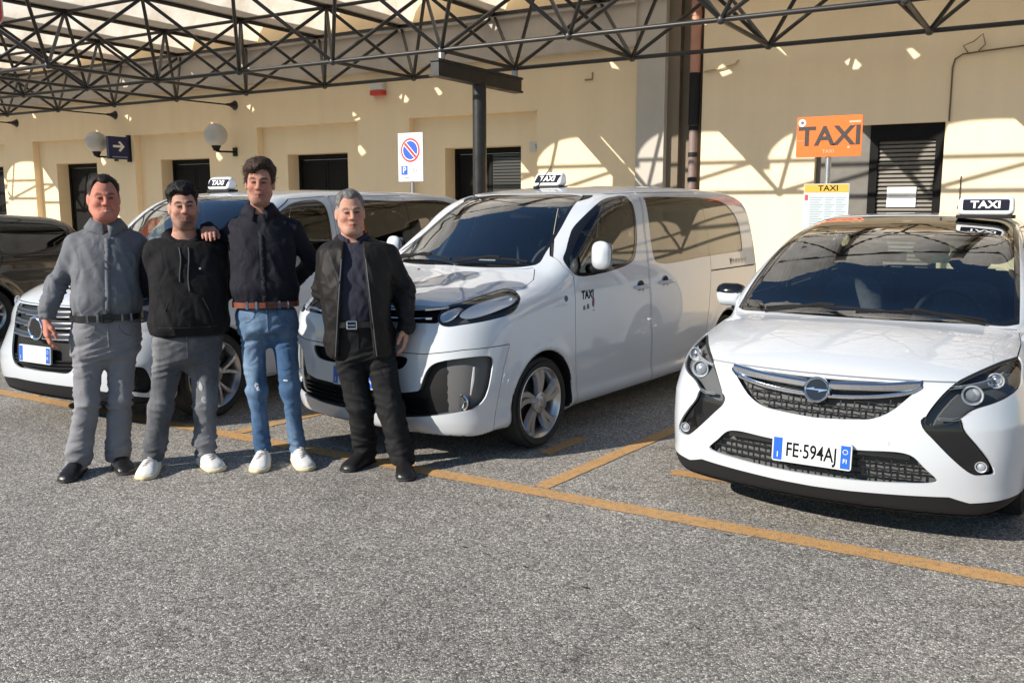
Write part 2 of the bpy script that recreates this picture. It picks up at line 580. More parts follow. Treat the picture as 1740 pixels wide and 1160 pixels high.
# the mid-size van: centre taxi
VAN = CarBody(
    prof=[(.20,.18),(.07,.195),(.03,.26),(.01,.36),(0,.47),(.004,.60),(.012,.72),(.025,.82),(.045,.905),(.08,.97),(.16,1.02),(.34,1.068),(.60,1.118),(.82,1.163),
          (.94,1.20),(1.12,1.305),(1.36,1.45),(1.58,1.58),(1.74,1.655),(1.90,1.705),(2.15,1.745),(2.55,1.775),(3.1,1.785),(3.8,1.775),(4.35,1.745),(4.56,1.69),
          (4.66,1.55),(4.73,1.1),(4.76,.75),(4.76,.45),(4.70,.26),(4.5,.2),(2.5,.18)],
    corner=(0, 32), sect=[(0,.80),(.15,.83),(.20,.855),(.27,.875),(.34,.868),(.42,.875),(.6,.888),(.8,.888),(.95,.883),(1.08,.872),(1.2,.855),(1.4,.82),(1.6,.775),(1.7,.735),(1.8,.68),(2.2,.5)],
    wheels=(.86, 3.86), wr=.31, arch=.355,
    sweepA=[(.2,.13),(.6,.12),(.9,.14),(1.1,.17),(1.5,.16),(1.8,.10)], sweepB=[(.2,.22),(.5,.22),(.75,.23),(.95,.24),(1.05,.12),(1.15,.03),(1.25,0),(2,0)],
    crown=[(0,0),(.75,0),(.9,.04),(1.05,.07),(1.2,.05),(1.5,.03),(1.8,.045)], k=.11, lenY=4.76, taper_rear=.035, rear_sweep=.07)
# the boxier van on the left
VITO = CarBody(
    prof=[(.24,.20),(.06,.22),(.02,.30),(0,.42),(.004,.60),(.02,.78),(.05,.88),(.10,.935),(.24,1.0),(.48,1.065),(.72,1.12),(.86,1.165),
          (1.04,1.30),(1.28,1.47),(1.46,1.59),(1.62,1.67),(1.80,1.715),(2.1,1.745),(2.6,1.765),(3.4,1.765),(4.2,1.745),(4.6,1.70),
          (4.74,1.58),(4.82,1.1),(4.84,.7),(4.82,.4),(4.76,.26),(4.5,.2),(2.5,.2)],
    corner=(0, 28), sect=[(0,.80),(.15,.83),(.2,.86),(.3,.875),(.42,.88),(.6,.885),(.8,.88),(.93,.89),(1.05,.88),(1.2,.86),(1.4,.825),(1.6,.78),(1.7,.73),(1.8,.66),(2.2,.5)],
    wheels=(.86, 3.86), wr=.335, arch=.38,
    sweepA=[(.2,.13),(.5,.16),(.72,.34),(.95,.36),(1.1,.24),(1.5,.14),(1.8,.08)], sweepB=[(.2,.22),(.5,.20),(.75,.12),(.95,.10),(1.05,.05),(1.2,0),(2,0)],
    crown=[(0,0),(.7,0),(.9,.04),(1.05,.05),(1.15,.04),(1.5,.03),(1.8,.04)], k=.11, lenY=4.84, taper_rear=.05)
# dark estate car at the far left
ESTATE = CarBody(
    prof=[(.16,.17),(.05,.22),(0,.42),(.03,.66),(.12,.80),(.4,.89),(.8,.95),(1.1,1.0),(1.5,1.24),(1.85,1.42),(2.2,1.51),(2.7,1.545),(3.4,1.54),(4.1,1.51),(4.6,1.46),
          (4.78,1.36),(4.93,1.05),(5.0,.8),(4.98,.45),(4.88,.24),(3.0,.19)],
    corner=(0, 20), sect=[(0,.78),(.16,.80),(.26,.88),(.5,.905),(.7,.90),(.9,.905),(1.0,.885),(1.15,.83),(1.35,.75),(1.55,.66),(2.2,.5)],
    wheels=(.95, 3.45), wr=.335, arch=.375,
    sweepA=[(.2,.16),(.8,.16),(1.0,.16),(1.6,.10)], sweepB=[(.2,.2),(.7,.24),(.9,.1),(1.0,0),(2,0)],
    crown=[(0,0),(.6,0),(.8,.05),(1.4,.04),(2,.04)], k=.11, lenY=5.0, taper_rear=.06, rear_sweep=.07)
# where each stands: (x, y of the nose centre, rotation in degrees clockwise)
PLACE = {'opel': (-.955, 4.40, 1.5), 'van': (-3.835, 4.41, 5.5), 'vito': (-6.30, 3.80, -1.0), 'estate': (-11.75, 2.5, 1.0)}
#CORE-END
# ------------------------------------------------------------------ the setting: ground, paint, pavement
def asphalt_nodes(name, paint=None):
    m, nt, b = nodes_of(name)
    L = nt.links.new
    tc = N(nt, 'ShaderNodeTexCoord')
    vo = N(nt, 'ShaderNodeTexVoronoi', Scale=112.0); vo.feature = 'F1'
    L(tc.outputs['Object'], vo.inputs['Vector'])
    ve = N(nt, 'ShaderNodeTexVoronoi', Scale=112.0); ve.feature = 'DISTANCE_TO_EDGE'
    L(tc.outputs['Object'], ve.inputs['Vector'])
    rp = N(nt, 'ShaderNodeValToRGB')
    e = rp.color_ramp.elements
    e[0].position = 0.0; e[0].color = (.13, .122, .112, 1)
    e[1].position = 1.0; e[1].color = (.80, .755, .69, 1)
    for p, c in ((.25, (.29, .270, .243)), (.5, (.39, .363, .325)), (.75, (.47, .435, .386))):
        k = e.new(p); k.color = (*c, 1)
    sep = N(nt, 'ShaderNodeSeparateColor'); L(vo.outputs['Color'], sep.inputs[0]); L(sep.outputs[0], rp.inputs[0])
    gap = N(nt, 'ShaderNodeMapRange'); gap.inputs[1].default_value = .0; gap.inputs[2].default_value = .16; gap.inputs[3].default_value = .30; gap.inputs[4].default_value = 1.0
    L(ve.outputs['Distance'], gap.inputs[0])
    big = N(nt, 'ShaderNodeTexNoise', Scale=.55, Detail=6.0, Roughness=.62); L(tc.outputs['Object'], big.inputs['Vector'])
    bm_ = N(nt, 'ShaderNodeMapRange'); bm_.inputs[1].default_value = .3; bm_.inputs[2].default_value = .7; bm_.inputs[3].default_value = .78; bm_.inputs[4].default_value = 1.16
    L(big.outputs[0], bm_.inputs[0])
    mid = N(nt, 'ShaderNodeTexNoise', Scale=7.0, Detail=8.0, Roughness=.7); L(tc.outputs['Object'], mid.inputs['Vector'])
    mm = N(nt, 'ShaderNodeMapRange'); mm.inputs[1].default_value = .3; mm.inputs[2].default_value = .7; mm.inputs[3].default_value = .84; mm.inputs[4].default_value = 1.12
    L(mid.outputs[0], mm.inputs[0])
    m1 = N(nt, 'ShaderNodeMath', operation='MULTIPLY'); L(bm_.outputs[0], m1.inputs[0]); L(mm.outputs[0], m1.inputs[1])
    m2 = N(nt, 'ShaderNodeMath', operation='MULTIPLY'); L(m1.outputs[0], m2.inputs[0]); L(gap.outputs[0], m2.inputs[1])
    # sparse dark drips
    st = N(nt, 'ShaderNodeTexNoise', Scale=3.1, Detail=3.0); L(tc.outputs['Object'], st.inputs['Vector'])
    sm = N(nt, 'ShaderNodeMapRange'); sm.inputs[1].default_value = .655; sm.inputs[2].default_value = .74; sm.inputs[3].default_value = 1.0; sm.inputs[4].default_value = .60
    L(st.outputs[0], sm.inputs[0])
    m3 = N(nt, 'ShaderNodeMath', operation='MULTIPLY'); L(m2.outputs[0], m3.inputs[0]); L(sm.outputs[0], m3.inputs[1])
    sc = N(nt, 'ShaderNodeVectorMath', operation='SCALE'); L(rp.outputs[0], sc.inputs[0]); L(m3.outputs[0], sc.inputs['Scale'])
    col = sc.outputs[0]
    if paint:
        # paint sits on the stones and is worn off in the hollows and in patches
        wn1 = N(nt, 'ShaderNodeTexNoise', Scale=34.0, Detail=8.0, Roughness=.75); L(tc.outputs['Object'], wn1.inputs['Vector'])
        ad = N(nt, 'ShaderNodeMath', operation='MULTIPLY_ADD'); ad.inputs[1].default_value = .9; L(ve.outputs['Distance'], ad.inputs[0]); L(wn1.outputs[0], ad.inputs[2])
        wm = N(nt, 'ShaderNodeMapRange'); wm.inputs[1].default_value = .45; wm.inputs[2].default_value = .60; L(ad.outputs[0], wm.inputs[0])
        wv = N(nt, 'ShaderNodeMapRange'); wv.inputs[3].default_value = .78; wv.inputs[4].default_value = 1.1; L(mid.outputs[0], wv.inputs[0])
        pc = N(nt, 'ShaderNodeVectorMath', operation='SCALE'); pc.inputs[0].default_value = paint; L(wv.outputs[0], pc.inputs['Scale'])
        mx = N(nt, 'ShaderNodeMix', data_type='RGBA')
        L(wm.outputs[0], mx.inputs['Factor']); L(col, mx.inputs['A']); L(pc.outputs[0], mx.inputs['B'])
        col = mx.outputs['Result']
    L(col, b.inputs['Base Color'])
    b.inputs['Roughness'].default_value = .85; b.inputs['Specular IOR Level'].default_value = .35
    bp = N(nt, 'ShaderNodeBump', Strength=.75 if not paint else .5, Distance=.006)
    L(ve.outputs['Distance'], bp.inputs['Height']); L(bp.outputs[0], b.inputs['Normal'])
    return m

def stucco(name, col, var=.06):
    m, nt, b = nodes_of(name)
    L = nt.links.new
    tc = N(nt, 'ShaderNodeTexCoord')
    n1 = N(nt, 'ShaderNodeTexNoise', Scale=.6, Detail=7.0, Roughness=.65); L(tc.outputs['Object'], n1.inputs['Vector'])
    n2 = N(nt, 'ShaderNodeTexNoise', Scale=14.0, Detail=6.0, Roughness=.6); L(tc.outputs['Object'], n2.inputs['Vector'])
    # rain streaks run down the wall
    mp = N(nt, 'ShaderNodeMapping'); mp.inputs['Scale'].default_value = (2.2, 2.2, .12); L(tc.outputs['Object'], mp.inputs[0])
    n3 = N(nt, 'ShaderNodeTexNoise', Scale=1.6, Detail=5.0); L(mp.outputs[0], n3.inputs['Vector'])
    a1 = N(nt, 'ShaderNodeMath', operation='ADD'); L(n1.outputs[0], a1.inputs[0]); L(n3.outputs[0], a1.inputs[1])
    a2 = N(nt, 'ShaderNodeMath', operation='MULTIPLY_ADD'); L(n2.outputs[0], a2.inputs[0]); a2.inputs[1].default_value = .4; L(a1.outputs[0], a2.inputs[2])
    r = N(nt, 'ShaderNodeMapRange'); r.inputs[1].default_value = .85; r.inputs[2].default_value = 1.55; r.inputs[3].default_value = 1 - var; r.inputs[4].default_value = 1 + var * .6
    L(a2.outputs[0], r.inputs[0])
    sc = N(nt, 'ShaderNodeVectorMath', operation='SCALE'); sc.inputs[0].default_value = col; L(r.outputs[0], sc.inputs['Scale'])
    L(sc.outputs[0], b.inputs['Base Color'])
    b.inputs['Roughness'].default_value = .9; b.inputs['Specular IOR Level'].default_value = .2
    nb_ = N(nt, 'ShaderNodeTexNoise', Scale=70.0, Detail=5.0); L(tc.outputs['Object'], nb_.inputs['Vector'])
    bp = N(nt, 'ShaderNodeBump', Strength=.22, Distance=.006); L(nb_.outputs[0], bp.inputs['Height']); L(bp.outputs[0], b.inputs['Normal'])
    return m

M['asphalt'] = asphalt_nodes('worn_asphalt')
M['orange_line'] = asphalt_nodes('orange_line_paint', (.62, .345, .125))
M['stucco'] = stucco('yellow_stucco', (.86, .69, .465))
M['stucco2'] = stucco('yellow_stucco_right', (.88, .715, .495))
M['cornice'] = stucco('grey_cornice', (.50, .45, .40), .12)
M['pilaster'] = stucco('grey_stone_pilaster', (.50, .46, .41), .08)
M['brown_strip'] = stucco('brown_render', (.22, .18, .135), .1)
M['slab'] = mat('pavement_concrete', (.50, .47, .42), .85, var=.15, vscale=3, bump=.3, bscale=80)
M['steel'] = mat('dark_painted_steel', (.022, .021, .021), .42, metal=.25, var=.25, vscale=9, rvar=.1)
M['zinc'] = mat('galvanised_steel', (.36, .37, .38), .38, metal=.8, var=.1, vscale=20)
M['door_dark'] = mat('dark_door_paint', (.006, .0055, .0055), .6, spec=.15, var=.2, vscale=6)
M['shutter'] = mat('shutter_slats', (.16, .145, .12), .5, var=.12, vscale=12)

D = 12.3
g = MB(); g.poly([(-400, -400, 0), (400, -400, 0), (400, 400, 0), (-400, 400, 0)], [[0, 1, 2, 3]])
tag(g.build('ground', M['asphalt']), kind='structure')

def stripe(a, b, w, z=.004):
    a = Vector((*a, 0)); b = Vector((*b, 0)); d = (b - a).normalized(); n = Vector((-d.y, d.x, 0)) * w / 2
    m = MB(); up = Vector((0, 0, z))
    k = max(2, int((b-a).length / .06)); pts = []
    for i in range(k + 1):
        p = a.lerp(b, i / k); pts += [p - n * random.uniform(.91, 1.05) + up, p + n * random.uniform(.91, 1.05) + up]
    m.poly(pts, [[2*i, 2*i+2, 2*i+3, 2*i+1] for i in range(k)])
    return tag(m.build('parking_line', M['orange_line']), kind='structure')
stripe((-32, 4.47), (6, 4.30), .135)
for x in (-9.95, -7.45, -4.97, -2.475, .05):
    stripe((x + .008, 4.42), (x + .40, 8.6), .105, .0042)
stripe((-1.93, 5.10), (-1.55, 5.13), .13); stripe((-2.80, 5.06), (-2.77, 5.56), .10)

gr = MB()
for gx, gy, gl in ((-2.32, 3.42, .022), (-2.18, 3.40, .015), (-1.95, 3.36, .020), (-1.62, 3.30, .024), (-1.08, 3.18, .018), (-.35, 2.92, .014), (-1.30, 4.22, .02)):
    ang = random.uniform(-.4, .4); k_ = 8
    gr.poly([(gx + gl*math.cos(t)*math.cos(ang)*random.uniform(.7, 1.1), gy + .35*gl*math.sin(t) + gl*.3*math.cos(t)*math.sin(ang), .0035) for t in np.linspace(0, 2*math.pi, k_, endpoint=False)], [list(range(k_))])
tag(gr.build('road_grit', mat('dark_drip', (.03, .028, .025), .8)), 'small dark drips and specks scattered on the asphalt', 'drips', kind='stuff')
pv = MB(); pv.box((-40, 9.9, -.05), (8, D + .3, .12))
tag(pv.build('pavement', M['slab'], bevel=.012), kind='structure')
for i in range(36):
    k = MB(); k.box((0, 0, -.05), (1.32, .12, .124))
    if i == 0: km = k.mesh('kerb', False, .01)
    tag(add('kerb_stone', km, M['slab'] if i == 0 else None, bpy.data.objects['pavement'], (-40 + i * 1.333, 9.777, 0)))

# ------------------------------------------------------------------ the station wall
wall = empty('station_wall', (0, D, 0), 0, 'long yellow stucco station wall with recessed bays and grey cornice', 'wall')
def wbox(name, x0, x1, z0, z1, y0, y1, m_, bev=0.0, par=None):
    b = MB(); b.box((x0, y0, z0), (x1, y1, z1))
    return b.build(name, m_, par or wall, bevel=bev)
PER = 3.5375
left_edges = [-9.389 - PER * k for k in range(0, 5)]
zr, zd = 3.055, 2.555
x_prev = -5.29
for i, xl in enumerate(left_edges):
    xr = xl + 2.43
    wbox('pier', xr, x_prev, 0, zr, 0, .6, M['stucco'])
    dl, dr = xl + .613, xl + 2.061
    wbox('recess_panel', xl, dl, 0, zr, .15, .6, M['stucco']); wbox('recess_panel', dr, xr, 0, zr, .15, .6, M['stucco'])
    wbox('recess_panel', dl, dr, zd, zr, .15, .6, M['stucco'])
    x_prev = xl
wbox('pier', -42, x_prev, 0, zr, 0, .6, M['stucco'])
wbox('wall_band', -42, -5.29, zr, 3.83, 0, .6, M['stucco'])
wbox('cornice', -42, -5.29, 3.83, 4.40, -.16, .6, M['cornice'])
wbox('cornice_edge', -42, -5.29, 4.40, 4.47, -.24, .6, M['cornice'])
wbox('upper_wall', -42, -5.29, 4.47, 7.0, .05, .6, M['stucco'])
wbox('pilaster', -5.29, -4.87, 0, 7.0, -.10, .6, M['pilaster'])
wbox('brown_strip', -4.87, -4.36, 0, 7.0, .14, .6, M['brown_strip'])
wbox('brown_fin', -4.87, -4.70, 0, 7.0, .02, .139, M['brown_strip'])
wbox('right_wall', -4.36, -2.819, 0, 2.62, 0, .6, M['stucco2'])
wbox('right_wall', -1.30, 9.0, 0, 2.62, 0, .6, M['stucco2'])
wbox('right_wall', -4.36, 9.0, 2.62, 7.0, 0, .6, M['stucco2'])

for i, xl in enumerate(left_edges):
    dl, dr = xl + .613, xl + 2.061
    names = ['behind the no-parking sign and dark column', 'just right of the tallest man\'s head', 'behind the man in the black hoodie', 'left of the grey-shirted man\'s head', 'at the very left edge of the photo']
    nm = names[i]
    d = empty('doorway', ((dl + dr) / 2, D + .46, 0), 0, 'dark double door recessed in the yellow wall ' + nm, 'door', 'recessed dark doors along the station wall')
    w = (dr - dl) / 2
    fr = MB(); fr.box((-w + .002, -.03, .12), (-w + .07, .04, zd - .002)).box((w - .07, -.03, .12), (w - .002, .04, zd - .002)).box((-w + .07, -.03, zd - .09), (w - .07, .04, zd - .002))
    fr.build('door_frame', M['door_dark'], d)
    for s in (-1, 1):
        lf = MB(); x0, x1 = sorted((s * .006, s * (w - .075))); lf.box((x0, -.012, .13), (x1, .03, zd - .095))
        leaf = lf.build('door_leaf', M['door_dark'], d)
        if i == 0 and s > 0:
            sl = MB()
            z = .16
            while z < zd - .14:
                sl.box((x0 + .02, -.024, z), (x1 - .02, -.0125, z + .035)); z += .05
            o = sl.build('louvre_slats', mat('louvre_green_black', (.02, .022, .018), .4), leaf); o['kind'] = 'stuff'
        else:
            for z0, z1 in ((.25, .95), (1.05, 1.70), (1.80, 2.36)):
                MB().box((x0 + .06, -.020, z0), (x1 - .06, -.0125, z1)).build('door_panel', M['door_dark'], leaf, bevel=.004)
        hd = MB(); hd.tube([(s*.05, -.012, 1.05), (s*.05, -.06, 1.05), (s*.13, -.06, 1.05)], .010, 6); hd.build('door_handle', M['zinc'], leaf, True)

# shuttered doorway at the right
sd = empty('shutter_door', (-2.06, D, 0), 0, 'dark roller shutter doorway with a white paper notice on it', 'door')
ox = 2.06
MB().box((-2.819 + ox + .002, .10, .12), (-2.16 + ox, .16, 2.618)).build('side_panel', mat('grey_side_panel', (.15, .14, .125), .55, var=.1), sd)
MB().box((-2.16 + ox, .07, .12), (-2.06 + ox, .2, 2.618)).build('door_jamb', M['door_dark'], sd)
MB().box((-1.40 + ox, .07, .12), (-1.302 + ox, .2, 2.618)).build('door_jamb', M['door_dark'], sd)
MB().box((-2.06 + ox, .07, 2.42), (-1.40 + ox, .2, 2.618)).build('lintel_box', M['door_dark'], sd)
MB().box((-2.06 + ox, .13, .12), (-1.40 + ox, .16, 2.42)).build('shutter_back', M['door_dark'], sd)
sl = MB(); z = .14
while z < 2.40:
    sl.poly([(-2.055 + ox, .128, z), (-1.405 + ox, .128, z), (-1.405 + ox, .100, z + .012), (-2.055 + ox, .100, z + .012), (-1.405 + ox, .108, z + .040), (-2.055 + ox, .108, z + .040), (-1.405 + ox, .128, z + .044), (-2.055 + ox, .128, z + .044)],
            [[0, 1, 2, 3], [3, 2, 4, 5], [5, 4, 6, 7]])
    z += .052
o = sl.build('shutter_slats', M['shutter'], sd); o['kind'] = 'stuff'
pp = MB(); pp.box((-1.93, .088, 1.60), (-1.59, .0905, 1.85))
paper = tag(pp.build('paper_notice', mat('white_paper', (.78, .78, .77), .8), loc=(0, D, 0)), 'white paper notice taped to the dark roller shutter', 'notice')
for k in range(6):
    MB().box((-1.90, .0868, 1.80 - k * .03), (-1.62 - .03 * (k % 3), .0876, 1.806 - k * .03)).build('print_line', mat('pale_print', (.45, .46, .52), .8), paper)

# downpipe
dp = empty('downpipe', (-4.48, D + .02, 0), 0, 'downpipe beside the grey pilaster, copper pink above and black below', 'pipe')
for nm, z0, z1, r, mm_ in (('upper_pipe', 3.40, 7.0, .072, mat('pink_copper_pipe', (.50, .25, .18), .5, var=.08)), ('sleeve', 2.72, 3.42, .074, M['plastic']), ('lower_pipe', .12, 2.72, .058, mat('mauve_cast_pipe', (.22, .16, .15), .55, var=.1))):
    t = MB(); t.tube([(0, 0, z0), (0, 0, z1)], r, 14); t.build(nm, mm_, dp, True)
for z in (2.68, 2.32, 1.98, 1.3, .6, 4.2):
    MB().lathe([(.0, -.03), (.066 if z < 3 else .08, -.03), (.066 if z < 3 else .08, .03), (0, .03)], 14, 'z', (0, 0, z)).build('pipe_clip', M['plastic'] if z < 3 else mat('pink_clip', (.40, .19, .14), .5), dp)

# wall fittings
def globe_lamp(x, label):
    l = empty('globe_lamp', (x, D, 2.63), 0, label, 'lamp', 'white globe lamps on the station wall')
    arm = MB(); arm.tube([(0, 0, 0), (0, -.42, -.01), (0, -.47, .0)], .018, 8); arm.box((-.05, -.03, -.08), (.05, -.001, .08)); arm.build('wall_arm', M['plastic'], l, True)
    MB().lathe([(0, 0), (.055, .0), (.06, .03), (.085, .075), (.085, .095), (0, .095)], 18, 'z', (0, -.46, 0)).build('lamp_holder', M['plastic'], l, True)
    prof = [(.21 * math.sin(t), .28 - .21 * math.cos(t)) for t in np.linspace(.25, math.pi, 16)]
    MB().lathe(prof, 28, 'z', (0, -.46, .005)).build('globe', mat('opal_globe', (.46, .45, .44), .3, coat=.3), l, True)
globe_lamp(-13.50, 'white globe lamp on the wall above and left of the tallest man')
globe_lamp(-17.04, 'white globe lamp on the wall behind the blue arrow sign')
bs = empty('arrow_sign', (-16.60, D, 2.80), 0, 'dark blue projecting sign with a white arrow beside the left globe lamp', 'sign')
MB().box((-.04, -.52, -.235), (.04, -.045, .215)).build('panel', mat('navy_panel', (.010, .018, .085), .35), bs, bevel=.006)
MB().box((-.05, -.045, -.28), (.05, -.001, .26)).build('wall_bracket', M['plastic'], bs)
ar = MB(); ar.prism([(-.42,-.022),(-.24,-.022),(-.30,-.085),(-.255,-.105),(-.155,0),(-.255,.105),(-.30,.085),(-.24,.022),(-.42,.022)], .041, .043, 'yz'); ar.build('arrow', M['white_ink'], bs, loc=(0, 0, .02))
MB().box((.041, -.45, -.20), (.043, -.10, -.185)).build('print_line', mat('pale_blue_print', (.30, .34, .45), .6), bs)
al = empty('alarm_box', (-9.985, D, 3.55), 0, 'white alarm box with a red lens high on the yellow wall', 'alarm')
MB().box((-.13, -.11, -.02), (.13, -.001, .12)).build('case', mat('alarm_case', (.60, .57, .54), .5), al, bevel=.012)
MB().box((-.135, -.12, -.10), (.135, -.001, -.021)).build('red_lens', mat('alarm_red', (.55, .035, .02), .35), al, bevel=.012)
hn = empty('house_number', (-7.07, D + .15, 2.52), 0, 'small pale number plaque 5 on the wall right of the column', 'plaque')
MB().prism(rrect(-.10, -.075, .10, .075, .01), -.012, -.0005, 'xz').build('plate', mat('pale_plaque', (.55, .53, .47), .5), hn)
text('lettering', '5', .09, M['ink_grey'], hn, (.02, -.0135, 0))
sb = empty('door_intercom', (-17.45, D + .15, 1.75), 0, 'small dark intercom box on the wall beside the grey-shirted man\'s head', 'intercom')
MB().box((-.07, -.05, -.12), (.07, -.001, .12)).build('case', mat('brown_case', (.12, .09, .06), .5), sb, bevel=.01)
cb = MB(); cb.tube([(-1.262, -.012, 2.62), (-1.262, -.012, 3.25), (-1.24, -.015, 3.34), (-1.16, -.02, 3.39), (-.9, -.02, 3.41), (.6, -.02, 3.50), (3, -.02, 3.6)], .010, 5)
cb.tube([(-1.10, -.02, 3.39), (-1.16, -.05, 3.48), (-1.05, -.06, 3.52), (-.96, -.05, 3.60), (-.93, -.03, 3.48), (-1.0, -.02, 3.41)], .007, 5)
tag(cb.build('wall_cable', mat('brown_cable', (.14, .10, .06), .7), None, True, loc=(0, D, 0)), 'thin brown cable with a loose loop on the right wall', 'cable')
cb = MB(); cb.tube([(-4.34, -.02, 3.42), (-4.1, -.03, 3.44), (-3.9, -.03, 3.49), (-3.86, -.03, 3.54)], .012, 5)
tag(cb.build('wall_cable', mat('cream_cable', (.45, .36, .22), .7), None, True, loc=(0, D, 0)), 'short bent cable stub beside the pink downpipe', 'cable')
cb = MB(); cb.tube([(-1.09, -.012, 1.97), (-1.09, -.012, 1.66), (-1.11, -.012, 1.58)], .006, 5)
tag(cb.build('wall_cable', M['plastic'], None, True, loc=(0, D, 0)), 'short dark wire on the wall above the nearest taxi', 'cable')
cb = MB(); cb.tube([(-6.15, -.01, 3.44), (-6.03, -.01, 3.44), (-6.03, -.01, 3.54)], .012, 5)
tag(cb.build('wall_hook', mat('ochre_hook', (.28, .2, .1), .6), None, True, loc=(0, D, 0)), 'small angled metal hook on the wall left of the pilaster', 'hook')

# ------------------------------------------------------------------ posts and signs on the pavement
ts = empty('taxi_sign', (-2.268, 10.5, .12), 0, 'orange TAXI sign on a grey post with a fare board under it', 'sign')
MB().tube([(0, .045, 0), (0, .045, 2.40)], .032, 14).build('post', M['zinc'], ts, True)
MB().prism(rrect(-.347, -.2185, .347, .2185, .02), 0, .016, 'xz').build('orange_panel', mat('orange_panel', (.78, .145, .012), .4, var=.03, vscale=5), ts, loc=(0, 0, 2.246))
MB().prism(rrect(-.335, -.207, .335, .207, .015), -.001, .0, 'xz')
text('lettering', 'TAXI', .285, mat('faded_sign_ink', (.035, .026, .022), .6, var=.4, vscale=40), ts, (.01, -.0012, 2.242), bold=.008, width=1.05)
text('lettering', 'TAXI', .052, mat('pale_sign_ink', (.66, .40, .30), .6), ts, (.0, -.0012, 2.085), width=1.1)
MB().lathe([(0, -.002), (.040, -.002), (.042, .001)], 20, 'y', (-.29, 0, 2.40)).build('sticker', M['white_ink'], ts)
MB().lathe([(0, -.0028), (.018, -.0028), (.018, -.002)], 14, 'y', (-.288, 0, 2.402)).build('sticker_mark', M['ink_grey'], ts)
for p in (((.21, 2.385), (.33, 2.405)), ((.225, 2.352), (.26, 2.362)), ((.20, 2.115), (.225, 2.135)), ((-.335, 2.205), (-.27, 2.209))):
    MB().box((p[0][0], -.0016, p[0][1]), (p[1][0], -.0004, p[1][1])).build('scratch', mat('scratch_pale', (.70, .42, .30), .6), ts)
fb = MB().prism(rrect(-.243, -.30, .243, .22, .008), .012, .022, 'xz').build('fare_board', mat('fare_board', (.50, .56, .58), .35), ts, loc=(.0, 0, 1.516))
MB().box((-.236, .0095, .125), (.236, .0115, .213)).build('yellow_header', mat('yellow_header', (.58, .37, .05), .4), fb)
text('lettering', 'TAXI', .085, M['ink'], fb, (.02, .0090, .168), bold=.0012, width=1.15)
MB().box((-.228, .0100, .04), (-.195, .0115, .10)).build('crest', mat('red_crest', (.45, .05, .05), .5), fb)
for k in range(13):
    for c0, c1 in ((-.17, -.03), (-.01, .09), (.11, .215)):
        MB().box((c0, .0100, .065 - k * .026), (c1 - .02 * ((k * 7) % 3), .0115, .072 - k * .026)).build('print_line', mat('fare_print', (.28, .32, .36), .6) if k == 0 and c0 < -.1 else bpy.data.materials['fare_print'], fb)
for z in (2.36, 2.13, 1.68, 1.30):
    MB().box((-.06, .017 if z > 2 else .023, z - .012), (.06, .085, z + .012)).build('clamp', M['zinc'], ts)

ns = empty('no_parking_sign', (-8.078, 10.6, .12), 0, 'white board with round no-parking symbol and blue P on a grey post', 'sign')
MB().tube([(0, .05, 0), (0, .05, 2.40)], .03, 12).build('post', M['zinc'], ns, True)
MB().prism(rrect(-.22, -.342, .22, .342, .012), 0, .02, 'xz').build('board', mat('white_board', (.62, .65, .68), .4), ns, loc=(0, 0, 2.187))
red = mat('sign_red', (.62, .02, .03), .4); blue = mat('sign_blue', (.012, .085, .52), .4)
MB().lathe([(0, -.0015), (.168, -.0015), (.168, .0)], 40, 'y', (0, 0, 2.285)).build('red_ring', red, ns)
MB().lathe([(0, -.0030), (.142, -.0030), (.142, -.0015)], 40, 'y', (0, 0, 2.285)).build('white_ring', M['white_ink'], ns)
MB().lathe([(0, -.0042), (.128, -.0042), (.128, -.003)], 40, 'y', (0, 0, 2.285)).build('blue_disc', blue, ns)
MB().box((-.130, -.0054, -.030), (.130, -.0043, .030)).build('white_bar', M['white_ink'], ns, loc=(0, 0, 2.285), rot=(0, R(45), 0))
MB().box((-.136, -.0066, -.018), (.136, -.0055, .018)).build('red_bar', red, ns, loc=(0, 0, 2.285), rot=(0, R(45), 0))
MB().prism(rrect(-.165, -.06, -.055, .065, .01), -.0015, 0, 'xz').build('blue_square', blue, ns, loc=(0, 0, 2.0))
text('lettering', 'P', .125, M['white_ink'], ns, (-.11, -.0025, 2.003), bold=.002)
for dx, dz in ((.05, .015), (.075, -.02), (.11, 0)):
    MB().lathe([(0, -.0015), (.010, -.0015), (.010, 0)], 8, 'y', (dx, 0, 2.0 + dz)).build('small_mark', M['ink_grey'], ns)
text('lettering', 'TAXI', .035, M['ink_grey'], ns, (-.07, -.0015, 1.895))

# ------------------------------------------------------------------ space-frame canopy
AX = 1.77; X0 = -6.722; ZB, ZT = 3.515, 4.46
YB = (11.25, 9.48); YT = (12.12, 10.365, 8.595)
can = empty('canopy', (X0, 10.365, 0), 0, 'black steel space-frame canopy with pale vaulted roof sheets along the station wall', 'canopy')
unit = MB(); unit.tube([(0, 0, 0), (0, 0, 1)], 1.0, 8, cap=True); unit_me = unit.mesh('bar', True, 0, 50)
unit_me.materials.append(M['steel'])
ball = MB(); ball.lathe([(.052 * math.sin(t), -.052 * math.cos(t)) for t in np.linspace(0, math.pi, 7)], 10, 'z'); ball_me = ball.mesh('node', True)
ball_me.materials.append(mat('worn_node_steel', (.05, .05, .05), .45, metal=.4, var=.5, vscale=12))
def bar(name, a, b, r=.030):
    a = Vector(a); b = Vector(b); o = bpy.data.objects.new(name, unit_me); COL.objects.link(o)
    o.parent = can; o.location = a - can.location
    o.rotation_mode = 'QUATERNION'; o.rotation_quaternion = (b - a).to_track_quat('Z', 'Y'); o.scale = (r, r, (b - a).length)
K0, K1 = -11, 5
def bx(k): return X0 + AX * k
def tx(k): return X0 + AX * (k + .5)
ext = range(-7, -2)          # the porch that juts further out at the left
